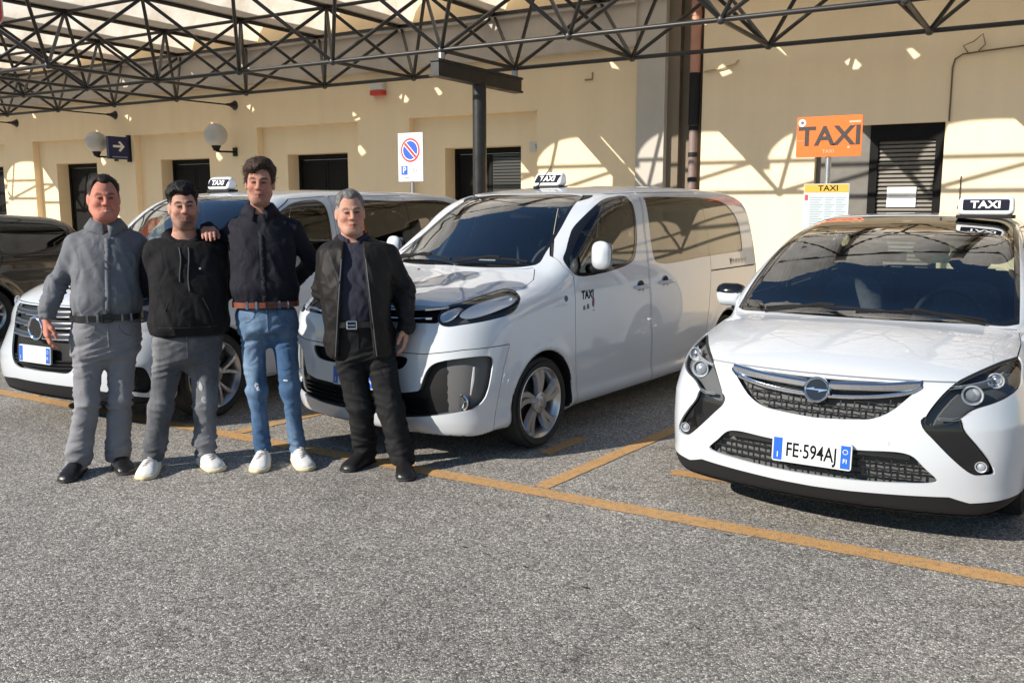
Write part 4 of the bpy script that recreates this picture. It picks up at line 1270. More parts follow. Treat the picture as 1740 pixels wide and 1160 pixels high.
def build_people_carrier():
    """the nearest taxi, panoramic windscreen"""
    c = place('opel', 'taxi_car', 'white taxi car with chrome grille bar and plate FE 594AJ, nearest on the right', 'car', 'white taxis parked side by side')
    b = OPEL
    lamp = SMO([(1.508,.875),(1.258,.865),(.963,.833),(.778,.796),(.661,.742),(.578,.673),(.537,.616),(.557,.604),(.677,.621),(.739,.643),(.832,.685),(.989,.712),(1.137,.735),(1.273,.762),(1.383,.815),(1.483,.855)], (0, 6))
    fog = SMO([(.536,.640),(.534,.605),(.596,.544),(.703,.459),(.80,.402),(.852,.386),(.93,.386),(.98,.397),(.943,.447),(.847,.528),(.769,.597),(.755,.645),(.68,.66)], ())
    grille = SMO([(-.1,.785),(.075,.784),(.46,.793),(.40,.726),(.335,.661),(.262,.622),(.15,.607),(-.1,.594)], (0, 2, 7))
    low = SMO([(-.1,.467),(.20,.468),(.398,.476),(.445,.461),(.494,.412),(.549,.354),(.542,.344),(.387,.325),(.166,.313),(-.1,.311)], (0, 9))
    lip = [(-.1,.252),(.167,.257),(.431,.269),(.598,.277),(.641,.262),(.681,.249),(.78,.256),(1.0,.275),(1.0,0),(-.1,0)]
    ws = SMO([(-.1,.85),(.143,.858),(.35,.905),(.54,.976),(.70,1.06),(.772,1.14),(.745,1.4),(.715,1.7),(.68,2.05),(.65,2.32),(.58,2.44),(-.1,2.47)], (0, 5, 11))
    hood = [(-.2,-.2),(.5,-.2),(.60,.20),(.66,.32),(.75,.53),(.80,.68),(.80,.9),(.775,1.10),(.70,1.03),(.54,.946),(.35,.875),(.143,.828),(-.2,.82)]
    d1 = [(1.28,.27),(1.20,.6),(1.25,.95),(1.32,1.03),(1.9,1.36),(2.36,1.47),(2.38,.27)]
    d2 = [(2.40,.27),(2.40,1.47),(3.2,1.48),(3.42,1.2),(3.35,.75),(3.15,.45),(3.1,.27)]
    w1 = SMO([(1.34,1.0),(1.55,1.14),(1.85,1.29),(2.1,1.385),(2.31,1.43),(2.34,1.01)], (0, 4, 5))
    w2 = SMO([(2.44,1.01),(2.43,1.44),(3.0,1.45),(3.3,1.42),(3.33,1.04)], (0, 1, 3, 4))
    w3 = SMO([(3.45,1.07),(3.42,1.41),(3.9,1.35),(4.15,1.22),(4.1,1.12)], (0, 1))
    rw = [(-.1,1.04),(.58,1.04),(.52,1.36),(-.1,1.38)]
    G, GD = M['glass'], glass_mat('tinted_side_glass', (.45, .52, .48), 1.3)
    rg = [
        dict(name='headlight_lens', proj='diag', poly=lamp, cond=fore(1.0), mat=M['lens'], inset=.002, rim=0, gap=.008, gapname='lamp_seal', gapinset=.008),
        dict(name='fog_lamp_bezel', proj='diag', poly=fog, cond=fore(.8), mat=M['gloss_black'], inset=.022, rim=0),
        dict(name='grille_back', proj='front', poly=grille, cond=fore(.5), mat=M['ink'], inset=.055, rim=0, split=False),
        dict(name='lower_grille_back', proj='front', poly=low, cond=fore(.5), mat=M['ink'], inset=.06, rim=0, split=False),
        dict(name='bumper_lip', proj='front', poly=lip, cond=fore(.62), mat=M['plastic'], inset=.004, rim=.02, split=False),
        dict(name='windscreen', proj='top', poly=ws, cond=lambda P: .8 - P[:, 2], mat=G, inset=.006, rim=0, split=False, gap=.032, gapname='windscreen_border', gapmat=M['gloss_black'], gapinset=.004, clear=True),
        dict(name='bonnet', proj='top', poly=hood, cond=lambda P: (.797 + .0*P[:, 0]) - P[:, 2], mat=M['paint'], split=False, gap=.006),
        dict(name='door', key='d1', proj='side', poly=d1, cond=nearside, mat=M['paint'], gap=.006),
        dict(name='door', key='d2', proj='side', poly=d2, cond=nearside, mat=M['paint'], gap=.006),
        dict(name='side_window', key='w1', under='d1', proj='side', poly=w1, cond=nearside, mat=GD, within=('door',), inset=.006, rim=0, gap=.02, gapname='window_seal', gapmat=M['gloss_black'], gapinset=.003, clear=True),
        dict(name='side_window', key='w2', under='d2', proj='side', poly=w2, cond=nearside, mat=GD, within=('door',), inset=.006, rim=0, gap=.02, gapname='window_seal', gapmat=M['gloss_black'], gapinset=.003, clear=True),
        dict(name='quarter_window', proj='side', poly=w3, cond=nearside, mat=M['glass_dark'], inset=.006, rim=0, gap=.02, gapname='window_seal', gapmat=M['gloss_black'], gapinset=.003, clear=True),
        dict(name='rear_window', proj='front', poly=rw, cond=aft(4.2), mat=GD, inset=.006, rim=0, split=False, gap=.02, gapname='window_seal', gapmat=M['gloss_black'], gapinset=.003, clear=True),
    ]
    out, V, T, lab, Nn = shell(b, .021, rg, M['paint'], c, (-1.05, -.08, .05), (1.05, 4.78, 1.68))
    lining(b, rg, c, (-1, -.05, .1), (1, 4.75, 1.7))
    inset_panel(b, V, T, lab, Nn, 10, .05, 'headlight_housing', M['lamp_grey'], c)
    lamp_internals(b, lamp, c, [(.655, .745, .038, 'ball'), (.735, .80, .03, 'ref')])
    lamp_internals(b, fog, c, [(.715, .425, .021, 'ball')])
    # chrome lower border of the headlamp cavity and the running-light blade
    for s in (1, -1):
        front_strip(b, [(s*.56,.775),(s*.63,.785),(s*.70,.80),(s*.76,.825)], .006, -.022, 'lamp_blade', M['reflector'], c)
        front_strip(b, [(s*.53,.642),(s*.60,.642),(s*.66,.668)], .005, -.02, 'lamp_blade', M['reflector'], c)
    # chrome wing, honeycombs, emblem
    for s in (1, -1):
        front_strip(b, [(s*.055,.752),(s*.16,.757),(s*.30,.766),(s*.445,.782)], .022, .012, 'grille_chrome_bar', M['chrome'], c, .03)
        front_strip(b, [(s*.055,.705),(s*.16,.710),(s*.30,.726),(s*.415,.752),(s*.452,.775)], .010, .010, 'grille_chrome_bar', M['chrome'], c, .03)
    honeycomb(b, [(-.1,.69),(.16,.695),(.30,.71),(.385,.728),(.335,.661),(.262,.622),(.15,.607),(-.1,.594)] if False else [(0,.69),(.16,.695),(.30,.71),(.385,.728),(.335,.661),(.262,.622),(.15,.607),(0,.594)], .062, .032, .018, 'grille_mesh', M['plastic'], c)
    honeycomb(b, [(0,.440),(.20,.445),(.40,.452),(.46,.435),(.494,.412),(.545,.352),(.387,.328),(.166,.316),(0,.314)], .062, .034, .02, 'lower_grille_mesh', M['plastic'], c)
    front_strip(b, [(-.43,.458),(-.30,.462),(0,.458),(.30,.462),(.43,.458)], .014, -.006, 'grille_cross_bar', M['plastic'], c, .03)
    ye = float(b.front_y([0.], [.732])[0])
    em = empty('emblem'); em.parent = c; em.location = (0, ye - .012, .732); em.rotation_euler = (R(-14), 0, 0)
    MB().lathe([(.046, .0), (.050, -.010), (.056, -.014), (.062, -.010), (.064, .004), (.0, .004)], 32, 'y').build('emblem_ring', M['chrome'], em, True)
    MB().lathe([(0, -.001), (.047, -.001), (.047, .002)], 28, 'y').build('emblem_disc', M['gloss_black'], em)
    MB().prism([(-.062,-.002),(-.010,.010),(-.012,.003),(.062,.004),(.010,-.012),(.012,-.004)][::-1], -.010, -.002, 'xz').build('emblem_bolt', M['chrome'], em)
    yp = float(b.front_y([0.], [.435])[0])
    number_plate(c, 'FE\u00b7594AJ', (0, yp - .020, .432))
    # raised plate recess line on the bumper
    front_strip(b, [(-.30,.525),(-.1,.528),(.1,.528),(.30,.525)], .003, .001, 'bumper_crease', M['paint'], c, .01)
    for x in (-.33, .33):
        y = float(b.front_y([x], [.515])[0])
        MB().lathe([(0, -.0015), (.010, -.0015), (.012, .004)], 14, 'y', (x, y, .515)).build('parking_sensor', M['paint'], c)
    wiper(c, b, (.62, 1.03), (-.02, .90)); wiper(c, b, (-.55, 1.0), (.10, .925))
    for s in (1, -1):
        mirror(c, b, s*.925, 1.46, 1.03, s, M['paint'], (.105, .075, .080), True)
        for yw in b.wheels: wheel(c, s*.885, yw, b.wr, .222, .215, s, 'y', 5)
    handle(out[('d1', 1)], b, 2.22, .90, 1, M['paint']); handle(out[('d1', -1)], b, 2.22, .90, -1, M['paint'])
    dashboard(c, b, .98, 1.50, .60, .93, .70)
    steering_wheel(c, .36, 1.62, .93)
    seat_row(c, (-.37, .37), 2.05, .50); seat_row(c, (-.45, 0, .45), 2.95, .52, .42)
    sc = MB(); sc.prism(rrect(-.11, -.03, .11, .03, .01), -.02, .0, 'xz'); o = sc.build('cabin_mirror', M['plastic'], c, loc=(0, 1.62, 1.30))
    nb_ = MB(); nb_.box((-.09, 0, 0), (.09, .03, .07)); nb_.build('taximeter', M['lamp_grey'], c, bevel=.006, loc=(-.02, 1.26, .935))
    gz = mat('green_permit_paper', (.13, .62, .20), .6)
    MB().box((0, 0, 0), (.11, .002, .075)).build('permit_card', gz, c, loc=(.22, 1.80, 1.26), rot=(R(-55), 0, R(4)))
    roof_taxi_sign(on_car('opel', (.46, 2.33, 1.545)), R(-1.5), 'white TAXI roof sign on the nearest car, right edge of the photo', 'square')
    return c

def build_van():
    c = place('van', 'taxi_van', 'white taxi van in the middle with TAXI lettering on its front door', 'van', 'white taxis parked side by side')
    b = VAN
    lamp = SMO([(.725,.934),(.782,.985),(.97,1.018),(1.22,1.056),(1.421,1.075),(1.489,1.057),(1.508,1.029),(1.467,.978),(1.401,.943),(1.219,.917),(.943,.892),(.799,.880),(.744,.895)], (0,))
    slot = [(-.1,.972),(.35,.976),(.50,.984),(.60,.985),(.62,.93),(.60,.897),(.40,.893),(-.1,.890)]
    intake = SMO([(.554,.481),(.635,.623),(.721,.667),(1.141,.699),(1.197,.683),(1.202,.648),(1.154,.478),(1.113,.42),(1.022,.378),(.787,.342),(.50,.306),(.43,.298),(-.2,.288),(-.2,.442),(.432,.460)], (12, 13, 14, 0))
    mid = SMO([(-.1,.600),(.37,.604),(.42,.645),(.43,.684),(-.1,.690)], (0, 3, 4))
    ws = SMO([(-.1,1.194),(.355,1.185),(.60,1.197),(.662,1.217),(.65,1.292),(.61,1.472),(.565,1.60),(.53,1.675),(.45,1.697),(-.1,1.702)], (0, 9))
    hood = [(-.2,-.2),(.55,-.2),(.60,.30),(.64,.56),(.70,.735),(.77,.79),(.74,.95),(.66,1.075),(.60,1.03),(.355,.925),(-.2,.90)]
    bump = [(-.2,.705),(.6,.713),(.94,.746),(1.372,.757),(1.30,.6),(1.22,.3),(1.2,.1),(-.2,.1)]
    d1 = [(1.245,1.128),(1.234,.822),(1.245,.5),(1.29,.232),(2.41,.232),(2.405,.287),(2.342,.71),(2.321,1.064),(2.33,1.41),(2.38,1.715),(1.95,1.70),(1.70,1.625),(1.45,1.465),(1.20,1.265),(1.19,1.2)]
    d2 = [(2.42,.232),(2.415,.287),(2.354,.71),(2.333,1.064),(2.342,1.41),(2.392,1.715),(3.5,1.735),(3.5,1.1),(3.44,.7),(3.36,.287),(3.36,.232)]
    w1 = SMO([(1.22,1.23),(1.30,1.305),(1.5,1.46),(1.711,1.584),(1.89,1.655),(2.036,1.678),(2.2,1.68),(2.235,1.617),(2.20,1.362),(2.12,1.215),(2.03,1.175),(1.294,1.129),(1.235,1.165)], ())
    w2 = SMO([(2.445,1.678),(2.664,1.686),(3.1,1.686),(3.662,1.679),(4.028,1.63),(4.255,1.473),(4.286,1.30),(4.28,1.188),(3.4,1.172),(2.509,1.159),(2.434,1.198)], (0, 7))
    rw = [(-.1,1.12),(.68,1.12),(.62,1.60),(-.1,1.62)]
    tail = [(.72,.75),(.95,.75),(.95,1.15),(.80,1.15)]
    GD = glass_mat('rear_privacy_glass', (.11, .12, .11), 1.55)
    GS = glass_mat('front_door_glass', (.45, .50, .50), 1.5)
    rg = [
        dict(name='headlight_lens', proj='diag', poly=lamp, cond=fore(1.0), mat=M['lens'], inset=.002, rim=0, gap=.010, gapname='lamp_seal', gapmat=M['gloss_black'], gapinset=.004),
        dict(name='grille_back', proj='front', poly=slot, cond=fore(.40), mat=M['ink'], inset=.03, rim=0, split=False),
        dict(name='lower_grille', proj='diag', poly=intake, cond=fore(.6), mat=M['plastic'], inset=.045, rim=0, split=False),
        dict(name='middle_slot', proj='front', poly=mid, cond=fore(.4), mat=M['ink'], inset=.03, rim=0, split=False),
        dict(name='windscreen', proj='front', poly=ws, cond=fore(2.15), mat=M['glass'], inset=.006, rim=0, split=False, gap=.030, gapname='windscreen_border', gapmat=M['gloss_black'], gapinset=.004, clear=True),
        dict(name='bonnet', proj='top', poly=hood, cond=lambda P: .986 - P[:, 2], mat=M['paint'], split=False, gap=.006),
        dict(name='bumper', proj='diag', poly=bump, cond=fore(.62), mat=M['paint'], split=False, gap=.005),
        dict(name='door', key='d1', proj='side', poly=d1, cond=nearside, mat=M['paint'], gap=.007),
        dict(name='sliding_door', key='d2', proj='side', poly=d2, cond=nearside, mat=M['paint'], gap=.007),
        dict(name='door_window', key='w1', under='d1', proj='side', poly=w1, cond=nearside, mat=GS, within=('door',), inset=.006, rim=0, gap=.026, gapname='window_seal', gapmat=M['gloss_black'], gapinset=.003, clear=True),
        dict(name='side_window', key='w2', proj='side', poly=w2, cond=nearside, mat=GD, within=('sliding_door',), inset=.004, rim=0, gap=.012, gapname='window_seal', gapmat=M['gloss_black'], gapinset=.003, clear=True),
        dict(name='rear_window', proj='front', poly=rw, cond=aft(4.3), mat=GD, inset=.006, rim=0, split=False, gap=.02, gapname='window_seal', gapmat=M['gloss_black'], gapinset=.003, clear=True),
        dict(name='tail_light', proj='front', poly=tail, cond=aft(4.66), mat=M['red_lens'], inset=-.004, rim=.01),
    ]
    out, V, T, lab, Nn = shell(b, .021, rg, M['paint'], c, (-1.02, -.08, .05), (1.02, 4.88, 1.92))
    lining(b, rg, c, (-1, -.05, .1), (1, 4.85, 1.9))
    inset_panel(b, V, T, lab, Nn, 10, .050, 'headlight_housing', M['lamp_grey'], c)
    P = PLACE['van']
    # reflector pieces of the headlamp: big oblong and small inner one
    def oblong(name, pts, m_):
        pp = spline(pts, True, 5)
        for s in (1, -1):
            # pts = (x, z); y from the nose, set back
            y = b.front_y(pp[:, 0], pp[:, 1], -.5, 1.4) + .012
            cx = pp.mean(0); cy = y.mean()
            Vv = [(s*p[0], yy, p[1]) for p, yy in zip(pp, y)] + [(s*(p[0]*.8+cx[0]*.2), yy+.03, p[1]*.75+cx[1]*.25) for p, yy in zip(pp, y)] + [(s*cx[0], cy+.045, cx[1])]
            n = len(pp); F = []
            for i in range(n):
                j = (i+1) % n
                F += [[i, j, n+j, n+i], [n+i, n+j, 2*n]]
            mm = MB(); mm.poly(Vv, F); mm.build(name, m_, c, True)
    oblong('lamp_reflector', [(.705,.985),(.735,1.025),(.775,1.04),(.815,1.025),(.838,.985),(.815,.95),(.75,.925),(.70,.94)], M['reflector'])
    oblong('lamp_reflector', [(.595,.945),(.62,.972),(.665,.985),(.685,.955),(.67,.918),(.62,.905)], M['reflector'])
    for s in (1, -1):
        front_strip(b, [(0,.958),(s*.2,.960),(s*.40,.964),(s*.53,.975),(s*.60,.985)], .008, .006, 'chrome_bar', M['chrome'], c, .02)
        front_strip(b, [(0,.912),(s*.2,.912),(s*.42,.915),(s*.56,.925)], .008, .006, 'chrome_bar', M['chrome'], c, .02)
    for z in (.325, .355, .385, .415):
        front_strip(b, [(-.55, z+.012), (-.25, z), (.25, z), (.55, z+.012)], .006, -.022, 'grille_slat', M['plastic'], c, .02)
    for s in (1, -1):
        y = float(b.front_y([s*.745], [.415])[0])
        fo = MB(); fo.lathe([(.045, .02), (.05, 0), (.043, -.006), (.04, .012), (0, .02)], 20, 'y', (s*.745, y + .035, .415)); fl = fo.build('fog_lamp', M['chrome'], c, True)
        MB().lathe([(0, -.008), (.025, -.004), (.038, .006)], 18, 'y', (s*.745, y + .035, .415)).build('fog_lens', M['lens'], fl, True)
        ys = b.front_y(np.array([s*.80, s*.79]), np.array([.62, .47])) + .03
        dr = MB(); dr.tube([(s*.80, ys[0], .635), (s*.797, ys.mean(), .55), (s*.785, ys[1], .46)], [.006, .010, .004], 6); dr.build('running_light', M['reflector'], c, True)
        mirror(c, b, s*.985, 1.42, 1.27, s, M['paint'], (.078, .068, .108))
        for yw in b.wheels: wheel(c, s*.872, yw, b.wr, .236, .215, s, 'twist', 5)
        handle(out[('d1', s)], b, 2.19, .993, s, M['paint']); handle(out[('d2', s)], b, 2.60, 1.005, s, M['paint'])
        yy = np.linspace(3.50, 4.62, 12); zz = np.full(12, 1.045)
        xx = b.side_x(yy, zz)
        MB().tube([(s*(x-.002), y_, 1.045) for x, y_ in zip(xx, yy)], .007, 6).build('door_rail', M['plastic'], c, True)
        x0 = float(b.side_x([1.13], [.985])[0])
        MB().lathe([(0, .004), (.018, .004), (.022, 0)], 12, 'x', (0, 0, 0)).build('side_indicator', M['lamp_grey'], c, loc=(s*x0, 1.13, .985), rot=(0, 0, 0 if s > 0 else math.pi))
    number_plate(c, 'FW 312LB' if False else '', (0, float(b.front_y([0.], [.52])[0]) - .018, .52))
    # door lettering on the visible side
    def side_text(txt, size, y, z, m_, par, **kw):
        x = float(b.side_x([y], [z])[0])
        return text('lettering', txt, size, m_, par, (x + .0022, y, z), (R(0), 0, R(90)), **kw)
    side_text('TAXI', .085, 1.405, .990, M['ink'], out[('d1', 1)], bold=.0015, width=.85)
    for k, (y_, z_, w_, h_) in enumerate(((1.355, .905, .030, .030), (1.405, .910, .034, .034), (1.478, .878, .022, .008))):
        x_ = float(b.side_x([y_], [z_])[0])
        MB().prism([(y_ - w_/2, z_ - h_/2), (y_ + w_/2, z_ - h_/2), (y_ + w_*.2, z_ + h_/2), (y_ - w_*.3, z_ + h_/2)], x_ + .001, x_ + .003, 'yz').build('small_mark', M['ink_grey'], out[('d1', 1)])
    x = float(b.side_x([1.475], [.92])[0])
    cr = MB(); cr.prism([(1.462,.945),(1.488,.945),(1.488,.915),(1.475,.895),(1.462,.915)], x + .001, x + .003, 'yz'); cr.tube([(x+.002, 1.475, .945), (x+.002, 1.475, .965)], .006, 5)
    cr.build('crest', mat('crest_red', (.20, .07, .06), .5), out[('d1', 1)])
    for k in range(11):
        y_ = 3.95 + k*.038; h_ = .034 if k == 0 else .018 + .010*((k*5) % 3)/2
        x_ = float(b.side_x([y_], [1.10])[0])
        MB().box((x_ + .001, y_, 1.10 - h_), (x_ + .003, y_ + (.016 if k == 0 else .012 + .008*(k % 2)), 1.10 + h_)).build('small_mark', M['ink_grey'] if k == 0 else M['zinc'], c)
    wiper(c, b, (-.60, 1.09), (.0, .97)); wiper(c, b, (.05, .975), (.60, 1.08))
    MB().lathe([(0, .006), (.008, .005), (.012, -.002)], 10, 'z', (-.18, .82, float(b.top_z([-.18], [.82])[0]))).build('washer_jet', M['ink'], c)
    an = MB(); za = float(b.top_z([.0], [2.02])[0])
    an.lathe([(0, .03), (.012, .025), (.03, 0)], 12, 'z', (0, 0, 0)); an.tube([(0, 0, .02), (.05, .10, .20)], [.006, .003], 6)
    dashboard(c, b, 1.05, 1.60, .75, 1.13, .72)
    steering_wheel(c, .37, 1.70, 1.14)
    seat_row(c, (-.42, .42), 2.05, .72, .50, .66); seat_row(c, (-.5, 0, .5), 3.1, .72, .44, .62)
    MB().prism(rrect(-.12, -.035, .12, .035, .012), -.02, .0, 'xz').build('cabin_mirror', M['plastic'], c, loc=(0, 1.86, 1.55))
    MB().box((0, 0, 0), (.15, .002, .05)).build('permit_card', M['plate_white'], c, loc=(.05, 1.22, 1.215), rot=(R(-60), 0, 0))
    MB().box((-.22, 0, 0), (.22, .012, .12)).build('sun_visor', mat('pale_visor', (.55, .55, .52), .8), c, bevel=.01, loc=(.40, 1.92, 1.60), rot=(R(-62), 0, 0))
    zr = float(b.top_z([-.15], [2.30])[0])
    roof_taxi_sign(on_car('van', (-.13, 2.42, zr + .012)), R(-5.5), 'white TAXI roof sign on the middle van, crossed by its aerial', 'slant')
    ao = empty('aerial'); ao.parent = c; ao.location = (-.10, 2.18, float(b.top_z([-.10], [2.18])[0]) - .004); ao.rotation_euler = (0, R(8), 0)
    an.build('whip', M['plastic'], ao, True)
    return c

def build_left_van():
    c = place('vito', 'taxi_van', 'white taxi van with three chrome grille bars, leftmost of the white taxis', 'van', 'white taxis parked side by side')
    b = VITO
    grille = SMO([(-.1,.893),(.385,.890),(.40,.70),(.39,.555),(.33,.44),(.12,.423),(-.1,.42)], (0, 1, 6))
    lamp = SMO([(.66,.900),(.80,.925),(1.05,.950),(1.34,.985),(1.42,.96),(1.34,.86),(1.12,.795),(.88,.785),(.70,.82)], ())
    intake = SMO([(1.02,.49),(1.09,.467),(1.142,.355),(1.11,.30),(.953,.311),(.78,.335),(.84,.46)], ())
    lip = [(-.1,.333),(.355,.331),(.70,.305),(.80,.27),(1.0,.2),(1.0,0),(-.1,0)]
    ws = SMO([(-.1,1.172),(.40,1.168),(.66,1.185),(.70,1.222),(.66,1.4),(.62,1.58),(.57,1.665),(.45,1.69),(-.1,1.697)], (0, 8))
    hood = [(-.2,-.2),(.45,-.2),(.52,.32),(.60,.52),(.76,.62),(.80,.75),(.74,.98),(.62,.93),(-.2,.83)]
    d1 = [(1.16,.25),(1.14,.9),(1.10,1.12),(1.12,1.2),(1.55,1.53),(1.85,1.67),(2.33,1.70),(2.33,.25)]
    d2 = [(2.35,.25),(2.35,1.70),(3.45,1.715),(3.45,.7),(3.38,.25)]
    w1 = SMO([(1.17,1.185),(1.3,1.30),(1.60,1.52),(1.83,1.625),(2.0,1.655),(2.2,1.655),(2.25,1.60),(2.26,1.36),(2.22,1.14),(2.1,1.10),(1.2,1.10)], ())
    w2 = SMO([(2.42,1.14),(2.43,1.64),(2.5,1.66),(3.3,1.66),(4.3,1.645),(4.5,1.53),(4.52,1.2),(4.4,1.15)], (0,))
    rg = [
        dict(name='headlight_lens', proj='diag', poly=lamp, cond=fore(1.0), mat=M['lens'], inset=.002, rim=0, gap=.010, gapname='lamp_seal', gapmat=M['gloss_black'], gapinset=.004),
        dict(name='grille_back', proj='front', poly=grille, cond=fore(.4), mat=M['plastic'], inset=.035, rim=0, split=False),
        dict(name='bumper_lip', proj='front', poly=lip, cond=fore(.45), mat=M['plastic'], inset=.006, rim=.02, split=False),
        dict(name='air_intake', proj='diag', poly=intake, cond=fore(.7), mat=M['plastic'], inset=.03, rim=0),
        dict(name='windscreen', proj='front', poly=ws, cond=fore(2.15), mat=M['glass'], inset=.006, rim=0, split=False, gap=.030, gapname='windscreen_border', gapmat=M['gloss_black'], gapinset=.004, clear=True),
        dict(name='bonnet', proj='top', poly=hood, cond=lambda P: .90 - P[:, 2], mat=M['paint'], split=False, gap=.006),
        dict(name='door', key='d1', proj='side', poly=d1, cond=nearside, mat=M['paint'], gap=.007),
        dict(name='sliding_door', key='d2', proj='side', poly=d2, cond=nearside, mat=M['paint'], gap=.007),
        dict(name='door_window', key='w1', under='d1', proj='side', poly=w1, cond=nearside, mat=glass_mat('door_glass', (.40, .46, .45), 1.5), within=('door',), inset=.006, rim=0, gap=.02, gapname='window_seal', gapmat=M['gloss_black'], gapinset=.003, clear=True),
        dict(name='side_window', key='w2', proj='side', poly=w2, cond=nearside, mat=M['glass_dark'], within=('sliding_door',), inset=.004, rim=0, gap=.014, gapname='window_seal', gapmat=M['gloss_black'], gapinset=.003, clear=True),
    ]
    out, V, T, lab, Nn = shell(b, .024, rg, M['paint'], c, (-1.02, -.08, .05), (1.02, 4.95, 1.9))
    lining(b, rg, c, (-1, -.05, .1), (1, 4.92, 1.9))
    inset_panel(b, V, T, lab, Nn, 10, .045, 'headlight_housing', M['lamp_grey'], c)
    lamp_internals(b, lamp, c, [(.70, .87, .034, 'ball')])
    for z in (.845, .765, .685):
        for s in (1, -1):
            front_strip(b, [(s*.0, z), (s*.2, z), (s*.375, z+.004)], .018, .004, 'grille_bar', mat('grille_grey', (.06, .07, .09), .25, metal=.4), c, .02)
            front_strip(b, [(s*.0, z-.022), (s*.2, z-.022), (s*.375, z-.018)], .007, .007, 'grille_chrome', M['chrome'], c, .02)
    ye = float(b.front_y([0.], [.72])[0])
    em = empty('emblem'); em.parent = c; em.location = (0, ye - .014, .735)
    MB().lathe([(.068, .0), (.072, -.010), (.079, -.014), (.086, -.010), (.090, .006), (.0, .006)], 36, 'y').build('emblem_ring', M['chrome'], em, True)
    MB().lathe([(0, -.002), (.07, -.002), (.07, .003)], 28, 'y').build('emblem_disc', M['gloss_black'], em)
    for z in (.455, .480, .505):
        front_strip(b, [(-.34, z+.01), (-.15, z), (.15, z), (.34, z+.01)], .005, -.012, 'grille_slat', M['lamp_grey'], c, .02)
    number_plate(c, '', (-.02, float(b.front_y([0.], [.545])[0]) - .018, .545))
    for s in (1, -1):
        fr = MB()
        mirror(c, b, s*.985, 1.38, 1.24, s, M['paint'], (.078, .068, .105))
        for yw in b.wheels: wheel(c, s*.870, yw, b.wr, .255, .215, s, 'y', 5)
        handle(out[('d1', s)], b, 2.18, .98, s, M['paint']); handle(out[('d2', s)], b, 2.52, .98, s, M['paint'])
        for k in range(6):
            z = .335 + k*.02
            front_strip(b, [(s*.72, z), (s*.79, z)], .004, -.014, 'intake_slat', M['lamp_grey'], c, .01)
    dashboard(c, b, 1.0, 1.55, .75, 1.10, .72); steering_wheel(c, .37, 1.66, 1.12)
    seat_row(c, (-.42, .42), 2.0, .72, .50, .66); seat_row(c, (-.5, 0, .5), 3.1, .72, .44, .62)
    wiper(c, b, (-.60, 1.0), (.0, .88)); wiper(c, b, (.05, .885), (.60, 1.0))
    zr = float(b.top_z([-.25], [2.25])[0])
    roof_taxi_sign(on_car('vito', (-.22, 2.0, zr)), R(1), 'white TAXI roof sign on the left van, half behind the tallest man', 'slant')
    return c

def build_estate():
    c = place('estate', 'estate_car', 'glossy black estate car at the left edge behind the man in the grey shirt', 'car')
    b = ESTATE
    d1 = [(1.30,.27),(1.22,.6),(1.30,.98),(1.34,1.04),(1.85,1.37),(2.3,1.48),(2.62,1.49),(2.62,.27)]
    d2 = [(2.64,.27),(2.64,1.49),(3.3,1.50),(3.62,1.46),(3.70,1.02),(3.62,.85),(3.1,.45),(3.05,.27)]
    w1 = SMO([(1.40,1.05),(1.8,1.31),(2.2,1.42),(2.55,1.45),(2.58,1.03)], (0, 3, 4))
    w2 = SMO([(2.69,1.035),(2.68,1.45),(3.3,1.46),(3.55,1.43),(3.62,1.06)], (0, 1, 3, 4))
    w3 = SMO([(3.74,1.08),(3.68,1.43),(4.1,1.41),(4.5,1.36),(4.6,1.27),(4.45,1.13)], (0, 1))
    ws = SMO([(-.1,1.03),(.6,1.02),(.70,1.06),(.62,1.40),(-.1,1.48)], (0, 4))
    lamp = SMO([(.62,.70),(1.0,.74),(1.35,.84),(1.30,.74),(1.0,.66),(.7,.64)], ())
    P = M['paint_black']
    rg = [
        dict(name='headlight_lens', proj='diag', poly=lamp, cond=fore(1.0), mat=M['reflector'], inset=.002, rim=0),
        dict(name='windscreen', proj='front', poly=ws, cond=fore(2.2), mat=M['glass'], inset=.006, rim=0, split=False, clear=True),
        dict(name='door', key='d1', proj='side', poly=d1, cond=nearside, mat=P, gap=.007),
        dict(name='door', key='d2', proj='side', poly=d2, cond=nearside, mat=P, gap=.007),
        dict(name='side_window', key='w1', under='d1', proj='side', poly=w1, cond=nearside, mat=M['glass_dark'], within=('door',), inset=.006, rim=0, clear=True),
        dict(name='side_window', key='w2', under='d2', proj='side', poly=w2, cond=nearside, mat=M['glass_dark'], within=('door',), inset=.006, rim=0, clear=True),
        dict(name='quarter_window', proj='side', poly=w3, cond=nearside, mat=M['glass_dark'], inset=.006, rim=0, clear=True),
    ]
    out, V, T, lab, Nn = shell(b, .03, rg, P, c, (-1.05, -.08, .05), (1.05, 5.12, 1.66))
    lining(b, rg, c, (-1, -.05, .1), (1, 5.1, 1.7))
    for s in (1, -1):
        yy = np.linspace(1.9, 4.5, 16); zt = np.array([b.field.v.shape[0]*0 + 1.50]*16)
        for yw in b.wheels: wheel(c, s*.885, yw, b.wr, .225, .215, s, 'y', 5)
        handle(out[('d2', s)], b, 3.50, .93, s, M['chrome']); handle(out[('d1', s)], b, 2.45, .92, s, P)
        mirror(c, b, s*1.0, 1.50, 1.06, s, P, (.105, .08, .085))
    seat_row(c, (-.40, .40), 2.2, .50); seat_row(c, (-.45, 0, .45), 3.1, .52, .42)
    return c
